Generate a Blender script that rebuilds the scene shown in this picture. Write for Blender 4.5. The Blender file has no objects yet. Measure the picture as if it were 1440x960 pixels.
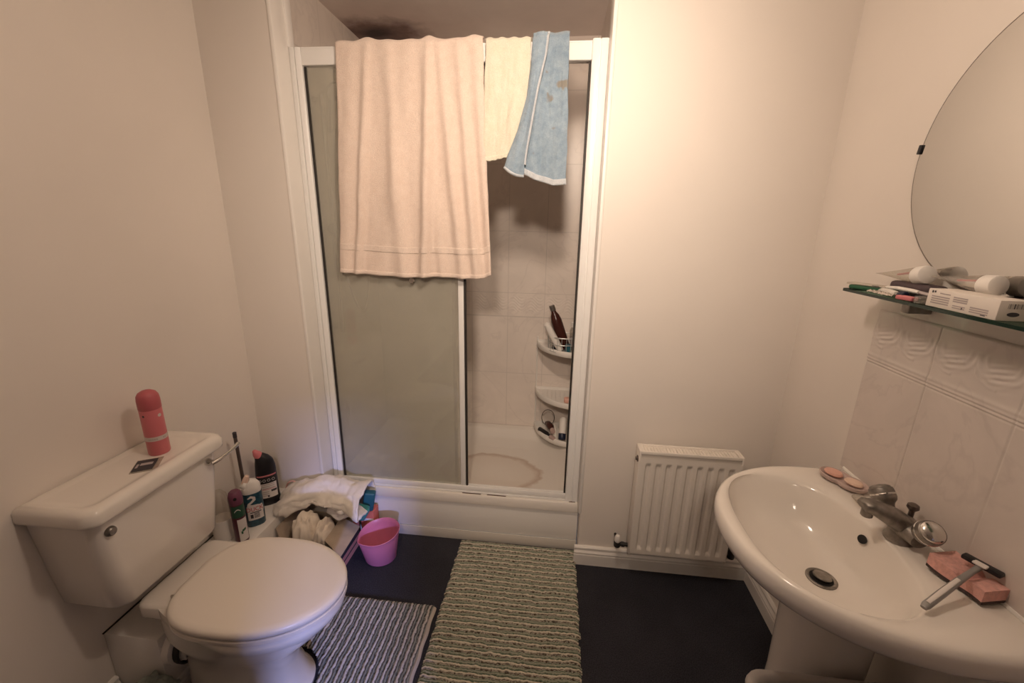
import bpy, bmesh, math, random
from mathutils import Vector, Matrix, noise
random.seed(7)
SC = bpy.context.scene
COL = SC.collection
PI = math.pi
V = Vector

# ------------------------------------------------------------------ materials
def new_mat(name):
    m = bpy.data.materials.new(name); m.use_nodes = True
    nt = m.node_tree
    for n in list(nt.nodes): nt.nodes.remove(n)
    out = nt.nodes.new('ShaderNodeOutputMaterial')
    p = nt.nodes.new('ShaderNodeBsdfPrincipled')
    nt.links.new(p.outputs[0], out.inputs[0])
    return m, nt, p, out

def rgb(c): return (c[0], c[1], c[2], 1.0)

def node(nt, t, **kw):
    n = nt.nodes.new(t)
    for k, v in kw.items(): setattr(n, k, v)
    return n

def noise_tex(nt, scale, detail=3, rough=.5, vec=None, dist=0.0):
    n = node(nt, 'ShaderNodeTexNoise')
    n.inputs['Scale'].default_value = scale; n.inputs['Detail'].default_value = detail
    n.inputs['Roughness'].default_value = rough; n.inputs['Distortion'].default_value = dist
    if vec is None:
        tc = node(nt, 'ShaderNodeTexCoord'); vec = tc.outputs['Object']
    nt.links.new(vec, n.inputs['Vector'])
    return n

def ramp(nt, fac, stops):
    r = node(nt, 'ShaderNodeValToRGB')
    e = r.color_ramp.elements
    while len(e) < len(stops): e.new(.5)
    for i, (p, c) in enumerate(stops):
        e[i].position = p; e[i].color = rgb(c)
    nt.links.new(fac, r.inputs[0])
    return r

def add_bump(nt, p, height, strength=.3, dist=.002):
    b = node(nt, 'ShaderNodeBump')
    b.inputs['Strength'].default_value = strength; b.inputs['Distance'].default_value = dist
    nt.links.new(height, b.inputs['Height']); nt.links.new(b.outputs[0], p.inputs['Normal'])
    return b

def M(name, col, rough=.5, metal=0.0, var=.0, vscale=8, bump=0.0, bscale=200, bdist=.001, coat=0.0, trans=0.0, ior=1.45, sheen=0.0, spec=.5):
    m, nt, p, out = new_mat(name)
    p.inputs['Roughness'].default_value = rough; p.inputs['Metallic'].default_value = metal
    p.inputs['Coat Weight'].default_value = coat
    p.inputs['Transmission Weight'].default_value = trans
    p.inputs['IOR'].default_value = ior
    p.inputs['Sheen Weight'].default_value = sheen
    p.inputs['Specular IOR Level'].default_value = spec
    if var > 0:
        n = noise_tex(nt, vscale, 4)
        lo = [max(0, c * (1 - var)) for c in col]; hi = [min(1, c * (1 + var)) for c in col]
        r = ramp(nt, n.outputs['Fac'], [(.3, lo), (.7, hi)])
        nt.links.new(r.outputs[0], p.inputs['Base Color'])
    else:
        p.inputs['Base Color'].default_value = rgb(col)
    if bump > 0:
        n2 = noise_tex(nt, bscale, 3)
        add_bump(nt, p, n2.outputs['Fac'], bump, bdist)
    return m

MT = {}
MT['paint'] = M('wall_paint', (.78, .715, .65), .62, var=.02, vscale=3, bump=.08, bscale=160, bdist=.0006)
MT['low_bounce_paint'] = M('dark_unseen_wall', (.34, .29, .25), .7)  # darkened tone for the unseen rear wall, cuts bounced light
MT['gloss_white'] = M('white_gloss_paint', (.84, .80, .75), .35, var=.02, vscale=6)
MT['pvc'] = M('white_pvc', (.86, .83, .79), .30)
MT['frame'] = M('white_enamelled_metal', (.86, .84, .81), .28, spec=.5)
MT['ceramic'] = M('vitreous_china', (.80, .745, .68), .12, var=.015, vscale=5, coat=.3)
MT['seat'] = M('seat_plastic', (.80, .73, .65), .32)
MT['acrylic'] = M('shower_acrylic', (.80, .75, .69), .25)
MT['rad'] = M('radiator_enamel', (.80, .74, .67), .38)
MT['chrome'] = M('chrome', (.72, .70, .67), .16, metal=1.0)
MT['dull_chrome'] = M('limescaled_chrome', (.27, .245, .22), .40, metal=.8, var=.25, vscale=60)
MT['dark_metal'] = M('dark_metal', (.16, .13, .115), .35, metal=.9)
MT['brass_dark'] = M('tarnished_valve', (.035, .03, .028), .45, metal=.3)
MT['black'] = M('black_plastic', (.012, .011, .013), .35)
MT['black_hole'] = M('black_opening', (.006, .005, .005), .6)
MT['rubber_and_gap'] = M('dark_seal_and_gap', (.03, .025, .022), .6)
MT['white_plastic'] = M('white_plastic', (.82, .78, .73), .4)
MT['off_white_plastic'] = M('off_white_plastic', (.70, .66, .60), .45)
MT['pink_can'] = M('pink_can', (.60, .165, .18), .35)
MT['pink_cap'] = M('pink_cap', (.48, .11, .125), .4)
MT['pink_band'] = M('pale_band', (.60, .52, .48), .45)
MT['pink_bottle_cap'] = M('pink_bottle_cap', (.66, .20, .22), .4)
MT['hot_pink'] = M('pink_translucent_plastic', (.66, .20, .31), .35)
MT['teal_bottle'] = M('teal_bottle', (.016, .065, .095), .3, var=.5, vscale=90)
MT['navy'] = M('navy_plastic', (.012, .018, .045), .35)
MT['label_white'] = M('label_white', (.74, .68, .64), .45)
MT['label_grey'] = M('label_grey', (.42, .36, .35), .5)
MT['label_dark'] = M('label_dark', (.05, .045, .05), .5)
MT['label_pink'] = M('label_pink', (.62, .20, .21), .45)
MT['red_text'] = M('red_print', (.52, .05, .07), .45)
MT['green'] = M('green_plastic', (.035, .125, .065), .4)
MT['dark_green'] = M('dark_green_print', (.02, .075, .045), .4)
MT['purple'] = M('purple_cap', (.17, .05, .09), .4)
MT['maroon'] = M('maroon_can', (.10, .02, .035), .35)
MT['brown_bottle'] = M('brown_bottle', (.055, .016, .012), .22)
MT['cardboard'] = M('cardboard_inside', (.47, .375, .29), .8, var=.08, vscale=30)
MT['box_pink'] = M('box_pink_print', (.56, .24, .21), .6)
MT['box_face'] = M('white_card', (.78, .71, .64), .55)
MT['cloth_white'] = M('white_cotton', (.80, .73, .65), .9, var=.07, vscale=18, bump=.5, bscale=260, bdist=.001, sheen=.2)
MT['cloth_cream'] = M('cream_cotton', (.82, .72, .60), .9, var=.06, vscale=20, bump=.5, bscale=260, bdist=.001, sheen=.2)
MT['cloth_lilac'] = M('pale_white_cotton', (.78, .73, .71), .9, var=.06, vscale=22, bump=.4, bscale=260, bdist=.001)
MT['cloth_grey'] = M('grey_green_cloth', (.30, .33, .30), .95, var=.15, vscale=40, bump=.4, bscale=260)
MT['cloth_pinkgrey'] = M('dusky_pink_cloth', (.45, .33, .30), .95, var=.1, vscale=40)
MT['teal'] = M('teal_packet', (.05, .26, .24), .5)
MT['dark_teal'] = M('dark_teal_packet', (.02, .11, .15), .5)
MT['red_card'] = M('red_card', (.60, .15, .11), .6)
MT['soap_pink'] = M('pink_soap', (.78, .44, .35), .4)
MT['soap_cream'] = M('cream_soap', (.82, .60, .48), .4)
MT['dish'] = M('pink_grey_dish', (.55, .42, .38), .3)
MT['sponge'] = M('pink_sponge', (.74, .40, .35), .95, var=.12, vscale=120, bump=.7, bscale=420, bdist=.002)
MT['scour'] = M('dark_scourer', (.075, .05, .045), .95, bump=.6, bscale=500)
MT['pouch'] = M('dark_pouch', (.075, .05, .055), .6, var=.3, vscale=60)
MT['razor_grey'] = M('razor_grey', (.30, .29, .28), .35, metal=.4)
MT['bin'] = M('grey_bin_plastic', (.40, .36, .33), .5)
MT['foil'] = M('silver_foil', (.65, .60, .55), .25, metal=1.0, bump=.8, bscale=130, bdist=.003)
MT['grime'] = M('brown_grime', (.09, .045, .025), .8)
MT['lamp_holder'] = M('lamp_holder_white', (.8, .78, .74), .4)
MT['mirror'] = M('mirror_silver', (.50, .48, .455), .03, metal=1.0)
MT['mirror_edge'] = M('mirror_edge', (.20, .16, .13), .3)
MT['wire'] = M('coated_wire', (.55, .55, .53), .35, metal=.4)

def glass_mat(name, tint, haze, hazecol, gloss=.06, rough=.03):
    """thin glass: tinted see-through with a film of dried soap on it"""
    m = bpy.data.materials.new(name); m.use_nodes = True; nt = m.node_tree
    for n in list(nt.nodes): nt.nodes.remove(n)
    out = node(nt, 'ShaderNodeOutputMaterial')
    t = node(nt, 'ShaderNodeBsdfTransparent'); t.inputs[0].default_value = rgb(tint)
    d = node(nt, 'ShaderNodeBsdfDiffuse'); d.inputs[0].default_value = rgb(hazecol)
    g = node(nt, 'ShaderNodeBsdfGlossy'); g.inputs[0].default_value = (.9, .9, .9, 1); g.inputs['Roughness'].default_value = rough
    m1 = node(nt, 'ShaderNodeMixShader'); m2 = node(nt, 'ShaderNodeMixShader')
    m1.inputs[0].default_value = haze; m2.inputs[0].default_value = gloss
    if haze > 0:
        n = noise_tex(nt, 3.5, 3)
        mr = node(nt, 'ShaderNodeMapRange')
        mr.inputs['From Min'].default_value = .3; mr.inputs['From Max'].default_value = .7
        mr.inputs['To Min'].default_value = haze * .8; mr.inputs['To Max'].default_value = haze * 1.2
        nt.links.new(n.outputs['Fac'], mr.inputs[0]); nt.links.new(mr.outputs[0], m1.inputs[0])
    nt.links.new(t.outputs[0], m1.inputs[1]); nt.links.new(d.outputs[0], m1.inputs[2])
    nt.links.new(m1.outputs[0], m2.inputs[1]); nt.links.new(g.outputs[0], m2.inputs[2])
    nt.links.new(m2.outputs[0], out.inputs[0])
    return m
MT['shower_glass'] = glass_mat('soapy_shower_glass', (.95, .955, .93), .28, (.66, .625, .545), .035, .05)
MT['shelf_glass'] = glass_mat('green_glass', (.46, .57, .50), .06, (.2, .3, .25), .10)
MT['shelf_edge'] = M('green_glass_edge', (.012, .03, .022), .15)
MT['clear_plastic'] = glass_mat('clear_plastic', (.88, .86, .82), .16, (.75, .70, .65), .10, .12)

def carpet_mat():
    m, nt, p, out = new_mat('charcoal_carpet')
    n = noise_tex(nt, 260, 4, .7); n2 = noise_tex(nt, 6, 3)
    r = ramp(nt, n.outputs['Fac'], [(.3, (.017, .017, .022)), (.72, (.078, .076, .092))])
    mx = node(nt, 'ShaderNodeMixRGB', blend_type='MULTIPLY'); mx.inputs[0].default_value = 1
    r2 = ramp(nt, n2.outputs['Fac'], [(.3, (.75, .75, .75)), (.7, (1, 1, 1))])
    nt.links.new(r.outputs[0], mx.inputs[1]); nt.links.new(r2.outputs[0], mx.inputs[2])
    nt.links.new(mx.outputs[0], p.inputs['Base Color'])
    p.inputs['Roughness'].default_value = 1; p.inputs['Specular IOR Level'].default_value = .1
    add_bump(nt, p, n.outputs['Fac'], .8, .004)
    return m
MT['carpet'] = carpet_mat()

def math_node(nt, op, a, b=None, c=None):
    n = node(nt, 'ShaderNodeMath', operation=op)
    for i, x in enumerate((a, b, c)):
        if x is None: continue
        if isinstance(x, (int, float)): n.inputs[i].default_value = x
        else: nt.links.new(x, n.inputs[i])
    return n.outputs[0]

def tile_mat(name, axis, u0, uw, v0, vh, base, band=None):
    """marbled ceramic tiles with thin joints; axis = world axis running along the wall"""
    m, nt, p, out = new_mat(name)
    geo = node(nt, 'ShaderNodeNewGeometry'); sp = node(nt, 'ShaderNodeSeparateXYZ')
    nt.links.new(geo.outputs['Position'], sp.inputs[0])
    u = sp.outputs[axis]; v = sp.outputs['Z']
    def joint(x, x0, w, half):
        f = math_node(nt, 'FRACT', math_node(nt, 'DIVIDE', math_node(nt, 'SUBTRACT', x, x0), w))
        d = math_node(nt, 'ABSOLUTE', math_node(nt, 'SUBTRACT', f, .5))
        return math_node(nt, 'GREATER_THAN', d, .5 - half / w)
    ju = joint(u, u0, uw, .0014)
    # rows: vh apart, shifted by the band height above the band
    if band:
        b0, b1 = band
        above = math_node(nt, 'GREATER_THAN', v, (b0 + b1) / 2)
        vv = math_node(nt, 'SUBTRACT', v, math_node(nt, 'MULTIPLY', above, (b1 - b0)))
        jv = joint(vv, v0, vh, .0014)
        inb = math_node(nt, 'MULTIPLY', math_node(nt, 'GREATER_THAN', v, b0), math_node(nt, 'LESS_THAN', v, b1))
        jv = math_node(nt, 'MULTIPLY', jv, math_node(nt, 'SUBTRACT', 1.0, inb))
        e0 = math_node(nt, 'LESS_THAN', math_node(nt, 'ABSOLUTE', math_node(nt, 'SUBTRACT', v, b0)), .0016)
        e1 = math_node(nt, 'LESS_THAN', math_node(nt, 'ABSOLUTE', math_node(nt, 'SUBTRACT', v, b1)), .0016)
        jv = math_node(nt, 'MAXIMUM', jv, math_node(nt, 'MAXIMUM', e0, e1))
    else:
        jv = joint(v, v0, vh, .0014)
    j = math_node(nt, 'MAXIMUM', ju, jv)
    n1 = noise_tex(nt, 5, 6, .62, geo.outputs['Position'], .6)
    n2 = noise_tex(nt, 2.6, 5, .55, geo.outputs['Position'], 1.6)
    vein = math_node(nt, 'ABSOLUTE', math_node(nt, 'SUBTRACT', n2.outputs['Fac'], .5))
    vr = ramp(nt, vein, [(.0, (.93, .925, .93)), (.025, (1, 1, 1))])
    lo = [c * .93 for c in base]; hi = [min(1, c * 1.05) for c in base]
    cr = ramp(nt, n1.outputs['Fac'], [(.3, lo), (.7, hi)])
    mx = node(nt, 'ShaderNodeMixRGB', blend_type='MULTIPLY'); mx.inputs[0].default_value = 1
    nt.links.new(cr.outputs[0], mx.inputs[1]); nt.links.new(vr.outputs[0], mx.inputs[2])
    m2 = node(nt, 'ShaderNodeMixRGB'); nt.links.new(j, m2.inputs[0])
    nt.links.new(mx.outputs[0], m2.inputs[1]); m2.inputs[2].default_value = rgb([c * .80 for c in base])
    nt.links.new(m2.outputs[0], p.inputs['Base Color'])
    p.inputs['Roughness'].default_value = .32
    h = math_node(nt, 'SUBTRACT', 1.0, j)
    if band:
        # raised swags between two beads inside the band
        ph = math_node(nt, 'MULTIPLY', math_node(nt, 'SUBTRACT', u, u0), 2 * PI / (uw / 2))
        arc = math_node(nt, 'MULTIPLY', math_node(nt, 'SINE', ph), .018)
        q = math_node(nt, 'SUBTRACT', math_node(nt, 'SUBTRACT', v, (b0 + b1) / 2 + .005), arc)
        sw = math_node(nt, 'SINE', math_node(nt, 'MULTIPLY', q, 2 * PI / .018))
        core = math_node(nt, 'LESS_THAN', math_node(nt, 'ABSOLUTE', math_node(nt, 'SUBTRACT', v, (b0 + b1) / 2 + .005)), .045)
        h = math_node(nt, 'ADD', h, math_node(nt, 'MULTIPLY', math_node(nt, 'MULTIPLY', sw, core), .6))
    add_bump(nt, p, h, .35, .002)
    return m
TB = (.80, .715, .645)
TBAND = (.975, 1.115)
MT['tile_back'] = tile_mat('shower_tile_back', 'X', -.280, .2165, .262, .3545, TB, TBAND)
MT['tile_side'] = tile_mat('shower_tile_side', 'Y', 2.45, .2165, .262, .3545, TB, TBAND)
MT['tile_splash'] = tile_mat('splashback_marble', 'Y', 3.0, 5.0, -3.0, 9.0, (.66, .585, .535))

def stained_ceiling():
    m, nt, p, out = new_mat('mould_stained_ceiling')
    geo = node(nt, 'ShaderNodeNewGeometry')
    sub = node(nt, 'ShaderNodeVectorMath', operation='SUBTRACT'); sub.inputs[1].default_value = (-.95, 2.36, 2.415)
    nt.links.new(geo.outputs['Position'], sub.inputs[0])
    mul = node(nt, 'ShaderNodeVectorMath', operation='MULTIPLY'); mul.inputs[1].default_value = (1.0, 1.5, 1)
    nt.links.new(sub.outputs[0], mul.inputs[0])
    ln = node(nt, 'ShaderNodeVectorMath', operation='LENGTH'); nt.links.new(mul.outputs[0], ln.inputs[0])
    n = noise_tex(nt, 7, 5, .6, geo.outputs['Position'])
    s = math_node(nt, 'ADD', ln.outputs['Value'], math_node(nt, 'MULTIPLY', math_node(nt, 'SUBTRACT', n.outputs['Fac'], .5), .30))
    r = ramp(nt, s, [(.02, (.045, .025, .025)), (.14, (.22, .14, .125)), (.30, (.74, .62, .565)), (.62, (.88, .78, .72))])
    n3 = noise_tex(nt, 3, 4, .6, geo.outputs['Position'])
    mx = node(nt, 'ShaderNodeMixRGB', blend_type='MULTIPLY'); mx.inputs[0].default_value = 1
    r3 = ramp(nt, n3.outputs['Fac'], [(.3, (.9, .9, .9)), (.7, (1, 1, 1))])
    nt.links.new(r.outputs[0], mx.inputs[1]); nt.links.new(r3.outputs[0], mx.inputs[2])
    nt.links.new(mx.outputs[0], p.inputs['Base Color']); p.inputs['Roughness'].default_value = .7
    return m
MT['alcove_ceiling'] = stained_ceiling()

def towel_mat(name, col, col2, stain=None, vs=40):
    m, nt, p, out = new_mat(name)
    n = noise_tex(nt, 330, 3, .7); n2 = noise_tex(nt, vs, 4, .6)
    r = ramp(nt, n2.outputs['Fac'], [(.3, col), (.7, col2)])
    last = r.outputs[0]
    mx = node(nt, 'ShaderNodeMixRGB', blend_type='MULTIPLY'); mx.inputs[0].default_value = .6
    r1 = ramp(nt, n.outputs['Fac'], [(.3, (.72, .72, .72)), (.65, (1, 1, 1))])
    nt.links.new(last, mx.inputs[1]); nt.links.new(r1.outputs[0], mx.inputs[2]); last = mx.outputs[0]
    if stain:
        n4 = noise_tex(nt, 17, 2, .4)
        f = ramp(nt, n4.outputs['Fac'], [(.655, (0, 0, 0)), (.70, (.75, .75, .75))])
        m3 = node(nt, 'ShaderNodeMixRGB'); nt.links.new(f.outputs[0], m3.inputs[0])
        nt.links.new(last, m3.inputs[1]); m3.inputs[2].default_value = rgb(stain); last = m3.outputs[0]
    nt.links.new(last, p.inputs['Base Color'])
    p.inputs['Roughness'].default_value = .95; p.inputs['Sheen Weight'].default_value = .25
    p.inputs['Specular IOR Level'].default_value = .1
    add_bump(nt, p, n.outputs['Fac'], .7, .004)
    return m
MT['towel_pink'] = towel_mat('peach_terry', (.83, .665, .56), (.88, .725, .62))
MT['towel_hem'] = towel_mat('peach_terry_hem', (.83, .68, .575), (.88, .73, .63), vs=80)
MT['towel_cream'] = towel_mat('cream_terry', (.80, .745, .59), (.86, .80, .66))
MT['towel_blue'] = towel_mat('blue_terry', (.24, .33, .42), (.36, .45, .53), (.25, .20, .13))
MT['towel_blue_hem'] = towel_mat('pale_blue_hem', (.52, .56, .60), (.62, .65, .68))

def rug_mat(name, light, green, brown):
    m, nt, p, out = new_mat(name)
    at = node(nt, 'ShaderNodeAttribute', attribute_name='cord')
    n = noise_tex(nt, 110, 4, .7)
    f = math_node(nt, 'ADD', at.outputs['Fac'], math_node(nt, 'MULTIPLY', math_node(nt, 'SUBTRACT', n.outputs['Fac'], .5), .34))
    r = ramp(nt, f, [(.03, brown), (.11, [c*.5+d*.5 for c, d in zip(brown, light)]), (.17, light), (.38, light), (.48, brown), (.58, green), (.70, [(a+b)/2 for a, b in zip(green, light)]), (.84, green), (.94, brown)])
    n2 = noise_tex(nt, 420, 2, .6)
    mx = node(nt, 'ShaderNodeMixRGB', blend_type='MULTIPLY'); mx.inputs[0].default_value = .7
    r1 = ramp(nt, n2.outputs['Fac'], [(.3, (.6, .6, .6)), (.65, (1, 1, 1))])
    nt.links.new(r.outputs[0], mx.inputs[1]); nt.links.new(r1.outputs[0], mx.inputs[2])
    nt.links.new(mx.outputs[0], p.inputs['Base Color'])
    p.inputs['Roughness'].default_value = .95; p.inputs['Specular IOR Level'].default_value = .1
    add_bump(nt, p, n2.outputs['Fac'], .6, .003)
    return m
MT['rug_main'] = rug_mat('chenille_sage', (.78, .71, .58), (.17, .23, .165), (.055, .035, .024))
MT['rug_small'] = rug_mat('chenille_grey', (.62, .57, .52), (.17, .20, .185), (.05, .04, .034))
MT['rug_bind'] = M('rug_binding', (.50, .45, .40), .95, bump=.5, bscale=300)

def tray_mat():
    m, nt, p, out = new_mat('stained_tray_acrylic')
    geo = node(nt, 'ShaderNodeNewGeometry')
    sub = node(nt, 'ShaderNodeVectorMath', operation='SUBTRACT'); sub.inputs[1].default_value = (-.30, 1.98, .23)
    nt.links.new(geo.outputs['Position'], sub.inputs[0])
    mul = node(nt, 'ShaderNodeVectorMath', operation='MULTIPLY'); mul.inputs[1].default_value = (1.0, 1.55, 0)
    nt.links.new(sub.outputs[0], mul.inputs[0])
    ln = node(nt, 'ShaderNodeVectorMath', operation='LENGTH'); nt.links.new(mul.outputs[0], ln.inputs[0])
    n = noise_tex(nt, 6, 4, .6, geo.outputs['Position'])
    s = math_node(nt, 'ADD', ln.outputs['Value'], math_node(nt, 'MULTIPLY', math_node(nt, 'SUBTRACT', n.outputs['Fac'], .5), .14))
    r = ramp(nt, s, [(.0, (.79, .725, .655)), (.22, (.76, .68, .60)), (.262, (.58, .465, .38)), (.285, (.80, .745, .68)), (.5, (.80, .75, .69))])
    nt.links.new(r.outputs[0], p.inputs['Base Color']); p.inputs['Roughness'].default_value = .28
    return m
MT['tray'] = tray_mat()

# ------------------------------------------------------------------ mesh builder
ORG = {}
class MB:
    def __init__(s): s.v = []; s.f = []
    def add(s, vs, fs, mx=None):
        o = len(s.v)
        for p in vs: s.v.append((mx @ V(p)) if mx else V(p))
        for f in fs: s.f.append([i + o for i in f])
        return s
    def box(s, x0, x1, y0, y1, z0, z1, bev=0.0, seg=2, mx=None):
        bm = bmesh.new(); bmesh.ops.create_cube(bm, size=1)
        for v in bm.verts: v.co = V(((x0+x1)/2 + v.co.x*(x1-x0), (y0+y1)/2 + v.co.y*(y1-y0), (z0+z1)/2 + v.co.z*(z1-z0)))
        if bev > 0: bmesh.ops.bevel(bm, geom=bm.edges[:], offset=bev, segments=seg, profile=.5, affect='EDGES')
        bm.verts.index_update()
        s.add([v.co.copy() for v in bm.verts], [[v.index for v in f.verts] for f in bm.faces], mx); bm.free()
        return s
    def loft(s, rings, cap0=True, cap1=True, closed=True, mx=None):
        n = len(rings[0]); vs = [p for r in rings for p in r]; fs = []
        for i in range(len(rings)-1):
            for j in range(n if closed else n-1):
                k = (j+1) % n
                fs.append([i*n+j, i*n+k, (i+1)*n+k, (i+1)*n+j])
        if cap0: fs.append(list(range(n))[::-1])
        if cap1: fs.append([(len(rings)-1)*n+j for j in range(n)])
        return s.add(vs, fs, mx)
    def lathe(s, prof, c=(0,0,0), seg=28, mx=None, sx=1.0, sy=1.0, cap0=True, cap1=True):
        T = Matrix.Translation(V(c)) if mx is None else mx
        rings = [[(max(r,1e-5)*math.cos(2*PI*j/seg)*sx, max(r,1e-5)*math.sin(2*PI*j/seg)*sy, z) for j in range(seg)] for r, z in prof]
        return s.loft(rings, cap0, cap1, True, T)
    def tube(s, pts, r, seg=8, closed=False, cap=True):
        pts = [V(p) for p in pts]; n = len(pts)
        rr = r if isinstance(r, (list, tuple)) else [r]*n
        rings = []; up = None
        for i, p in enumerate(pts):
            a = pts[(i-1) % n] if (closed or i > 0) else p
            b = pts[(i+1) % n] if (closed or i < n-1) else p
            t = (b - a).normalized()
            if up is None:
                up = V((0,0,1)) if abs(t.z) < .9 else V((1,0,0))
            x = up.cross(t).normalized(); up = t.cross(x).normalized()
            rings.append([p + (x*math.cos(2*PI*j/seg) + up*math.sin(2*PI*j/seg))*rr[i] for j in range(seg)])
        if closed: rings.append(rings[0])
        return s.loft(rings, cap and not closed, cap and not closed)
    def bent(s, pts, ra, rb, side, seg=24, n=2.0):
        """elliptic sections along a bent path; ra along 'side', rb across it"""
        pts = [V(p) for p in pts]; rings = []
        for i, p in enumerate(pts):
            t = (pts[min(i+1, len(pts)-1)] - pts[max(i-1, 0)]).normalized()
            sd = (V(side) - t*V(side).dot(t)).normalized(); nn = t.cross(sd)
            ring = []
            for j in range(seg):
                a = 2*PI*j/seg; c, q = math.cos(a), math.sin(a)
                c = math.copysign(abs(c)**(2/n), c); q = math.copysign(abs(q)**(2/n), q)
                ring.append(p + sd*ra[i]*c + nn*rb[i]*q)
            rings.append(ring)
        return s.loft(rings)
    def grid(s, nu, nv, fn, mask=None):
        vs = [fn(i/nu, j/nv) for i in range(nu+1) for j in range(nv+1)]; fs = []
        for i in range(nu):
            for j in range(nv):
                if mask and not mask((i+.5)/nu, (j+.5)/nv): continue
                a = i*(nv+1)+j; fs.append([a, a+nv+1, a+nv+2, a+1])
        return s.add(vs, fs)
    def prism(s, pts, z0, z1, mx=None):
        n = len(pts)
        return s.loft([[(x, y, z0) for x, y in pts], [(x, y, z1) for x, y in pts]], mx=mx)
    def build(s, name, mat, parent=None, sharp=38, origin=None, solid=0.0, attr=None, bev=0.0, sub=0):
        me = bpy.data.meshes.new(name)
        xs = [p.x for p in s.v]; ys = [p.y for p in s.v]; zs = [p.z for p in s.v]
        o = V(origin) if origin else V(((min(xs)+max(xs))/2, (min(ys)+max(ys))/2, min(zs)))
        bm = bmesh.new()
        lay = bm.verts.layers.float.new(attr[0]) if attr else None
        vv = [bm.verts.new(p - o) for p in s.v]
        for f in s.f:
            try: bm.faces.new([vv[i] for i in f])
            except ValueError: pass
        if attr:
            for v_, val in zip(vv, attr[1]): v_[lay] = val
        bm.verts.index_update()
        lone = [v_ for v_ in bm.verts if not v_.link_faces]
        if lone: bmesh.ops.delete(bm, geom=lone, context='VERTS')
        if attr is None: bmesh.ops.remove_doubles(bm, verts=bm.verts[:], dist=1e-5)
        bmesh.ops.recalc_face_normals(bm, faces=bm.faces[:])
        lim = math.radians(sharp)
        for e in bm.edges:
            e.smooth = not (len(e.link_faces) == 2 and e.calc_face_angle(0) > lim)
        for f in bm.faces: f.smooth = True
        bm.to_mesh(me); bm.free()
        ob = bpy.data.objects.new(name, me); COL.objects.link(ob)
        me.materials.append(MT[mat])
        if solid:
            md = ob.modifiers.new('thickness', 'SOLIDIFY'); md.thickness = solid; md.offset = 0
        if sub:
            md = ob.modifiers.new('smooth', 'SUBSURF'); md.levels = sub; md.render_levels = sub
        ORG[ob.name] = o
        if parent:
            ob.parent = parent; ob.location = o - ORG[parent.name]
        else: ob.location = o
        return ob

def tag(o, label=None, cat=None, group=None, kind=None):
    if label: o['label'] = label
    if cat: o['category'] = cat
    if group: o['group'] = group
    if kind: o['kind'] = kind
    return o

def thing(name, label, cat, loc, group=None):
    o = bpy.data.objects.new(name, None); COL.objects.link(o)
    o.empty_display_size = .05
    o.location = loc; ORG[o.name] = V(loc)
    return tag(o, label, cat, group)

def struct(o): o['kind'] = 'structure'; return o

def fbm(x, y, z=0.0, oct=3):
    return noise.fractal(V((x, y, z)), 1.0, 2.0, oct)

def text_shape(body, size):
    cu = bpy.data.curves.new('lettering', 'FONT'); cu.body = body; cu.size = size
    cu.align_x = 'CENTER'; cu.align_y = 'CENTER'; cu.resolution_u = 3
    ob = bpy.data.objects.new('lettering', cu); COL.objects.link(ob)
    dg = bpy.context.evaluated_depsgraph_get(); dg.update()
    me = bpy.data.meshes.new_from_object(ob.evaluated_get(dg))
    vs = [v.co.copy() for v in me.vertices]; fs = [list(p.vertices) for p in me.polygons]
    bpy.data.objects.remove(ob); bpy.data.curves.remove(cu); bpy.data.meshes.remove(me)
    return vs, fs

def patch(mb, w, h, fn, nu=10, nv=4):
    """a thin printed patch; fn maps (u,v) in metres to a surface point"""
    mb.grid(nu, nv, lambda a, b: fn((a-.5)*w, (b-.5)*h))

def align(d, loc):
    """matrix taking local +Z to direction d, at loc"""
    return Matrix.Translation(V(loc)) @ V((0,0,1)).rotation_difference(V(d).normalized()).to_matrix().to_4x4()

# ------------------------------------------------------------------ room constants
XL, XR, YB, YF, H = -1.34, .905, 1.635, -1.60, 2.42
AX0, AX1, AY = -1.075, .165, 2.45          # shower alcove
JX0, JX1 = -1.055, .155                    # opening in the back wall
# floor and ceiling
struct(MB().box(XL-.1, XR+.1, YF-.1, YB+.09, -.05, 0).build('floor', 'carpet'))
struct(MB().box(XL-.1, XR+.1, YF-.1, YB+.09, H, H+.05).build('ceiling', 'paint'))
struct(MB().box(AX0-.1, AX1+.1, YB+.09, AY+.1, 2.415, 2.47).build('ceiling_shower', 'alcove_ceiling'))
struct(MB().box(XL-.1, XL, YF-.1, YB+.09, 0, H).build('wall_left', 'paint'))
struct(MB().box(XR, XR+.1, YF-.1, YB+.09, 0, H).build('wall_right', 'paint'))
struct(MB().box(XL, JX0, YB, YB+.09, 0, H).box(JX1, XR, YB, YB+.09, 0, H).build('wall_back', 'paint'))
# unseen rear wall with a low slit shaped to confine the daylight beam
DX0, DX1, DZ = .57, .712, 1.2
struct(MB().box(XL, DX0, YF-.1, YF, 0, H).box(DX1, XR, YF-.1, YF, 0, H).box(DX0, DX1, YF-.1, YF, DZ, H).build('wall_front', 'low_bounce_paint'))
struct(MB().box(AX0-.1, AX0, YB+.09, AY+.1, 0, 2.415).build('wall_shower_left', 'tile_side'))
struct(MB().box(AX1, AX1+.1, YB+.09, AY+.1, 0, 2.415).build('wall_shower_right', 'tile_side'))
struct(MB().box(AX0, AX1, AY, AY+.1, 0, 2.415).build('wall_shower_back', 'tile_back'))
# white linings of the opening beside the enclosure
b = MB().box(JX0-.004, JX0+.012, YB-.004, YB+.115, .262, H, .004).box(JX0-.012, JX0+.022, YB+.075, YB+.11, 2.126, H, .006)
struct(b.build('trim_1', 'gloss_white'))
b = MB().box(JX1-.010, JX1+.004, YB-.004, YB+.115, .262, H, .004)
struct(b.build('trim_2', 'gloss_white'))

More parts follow.
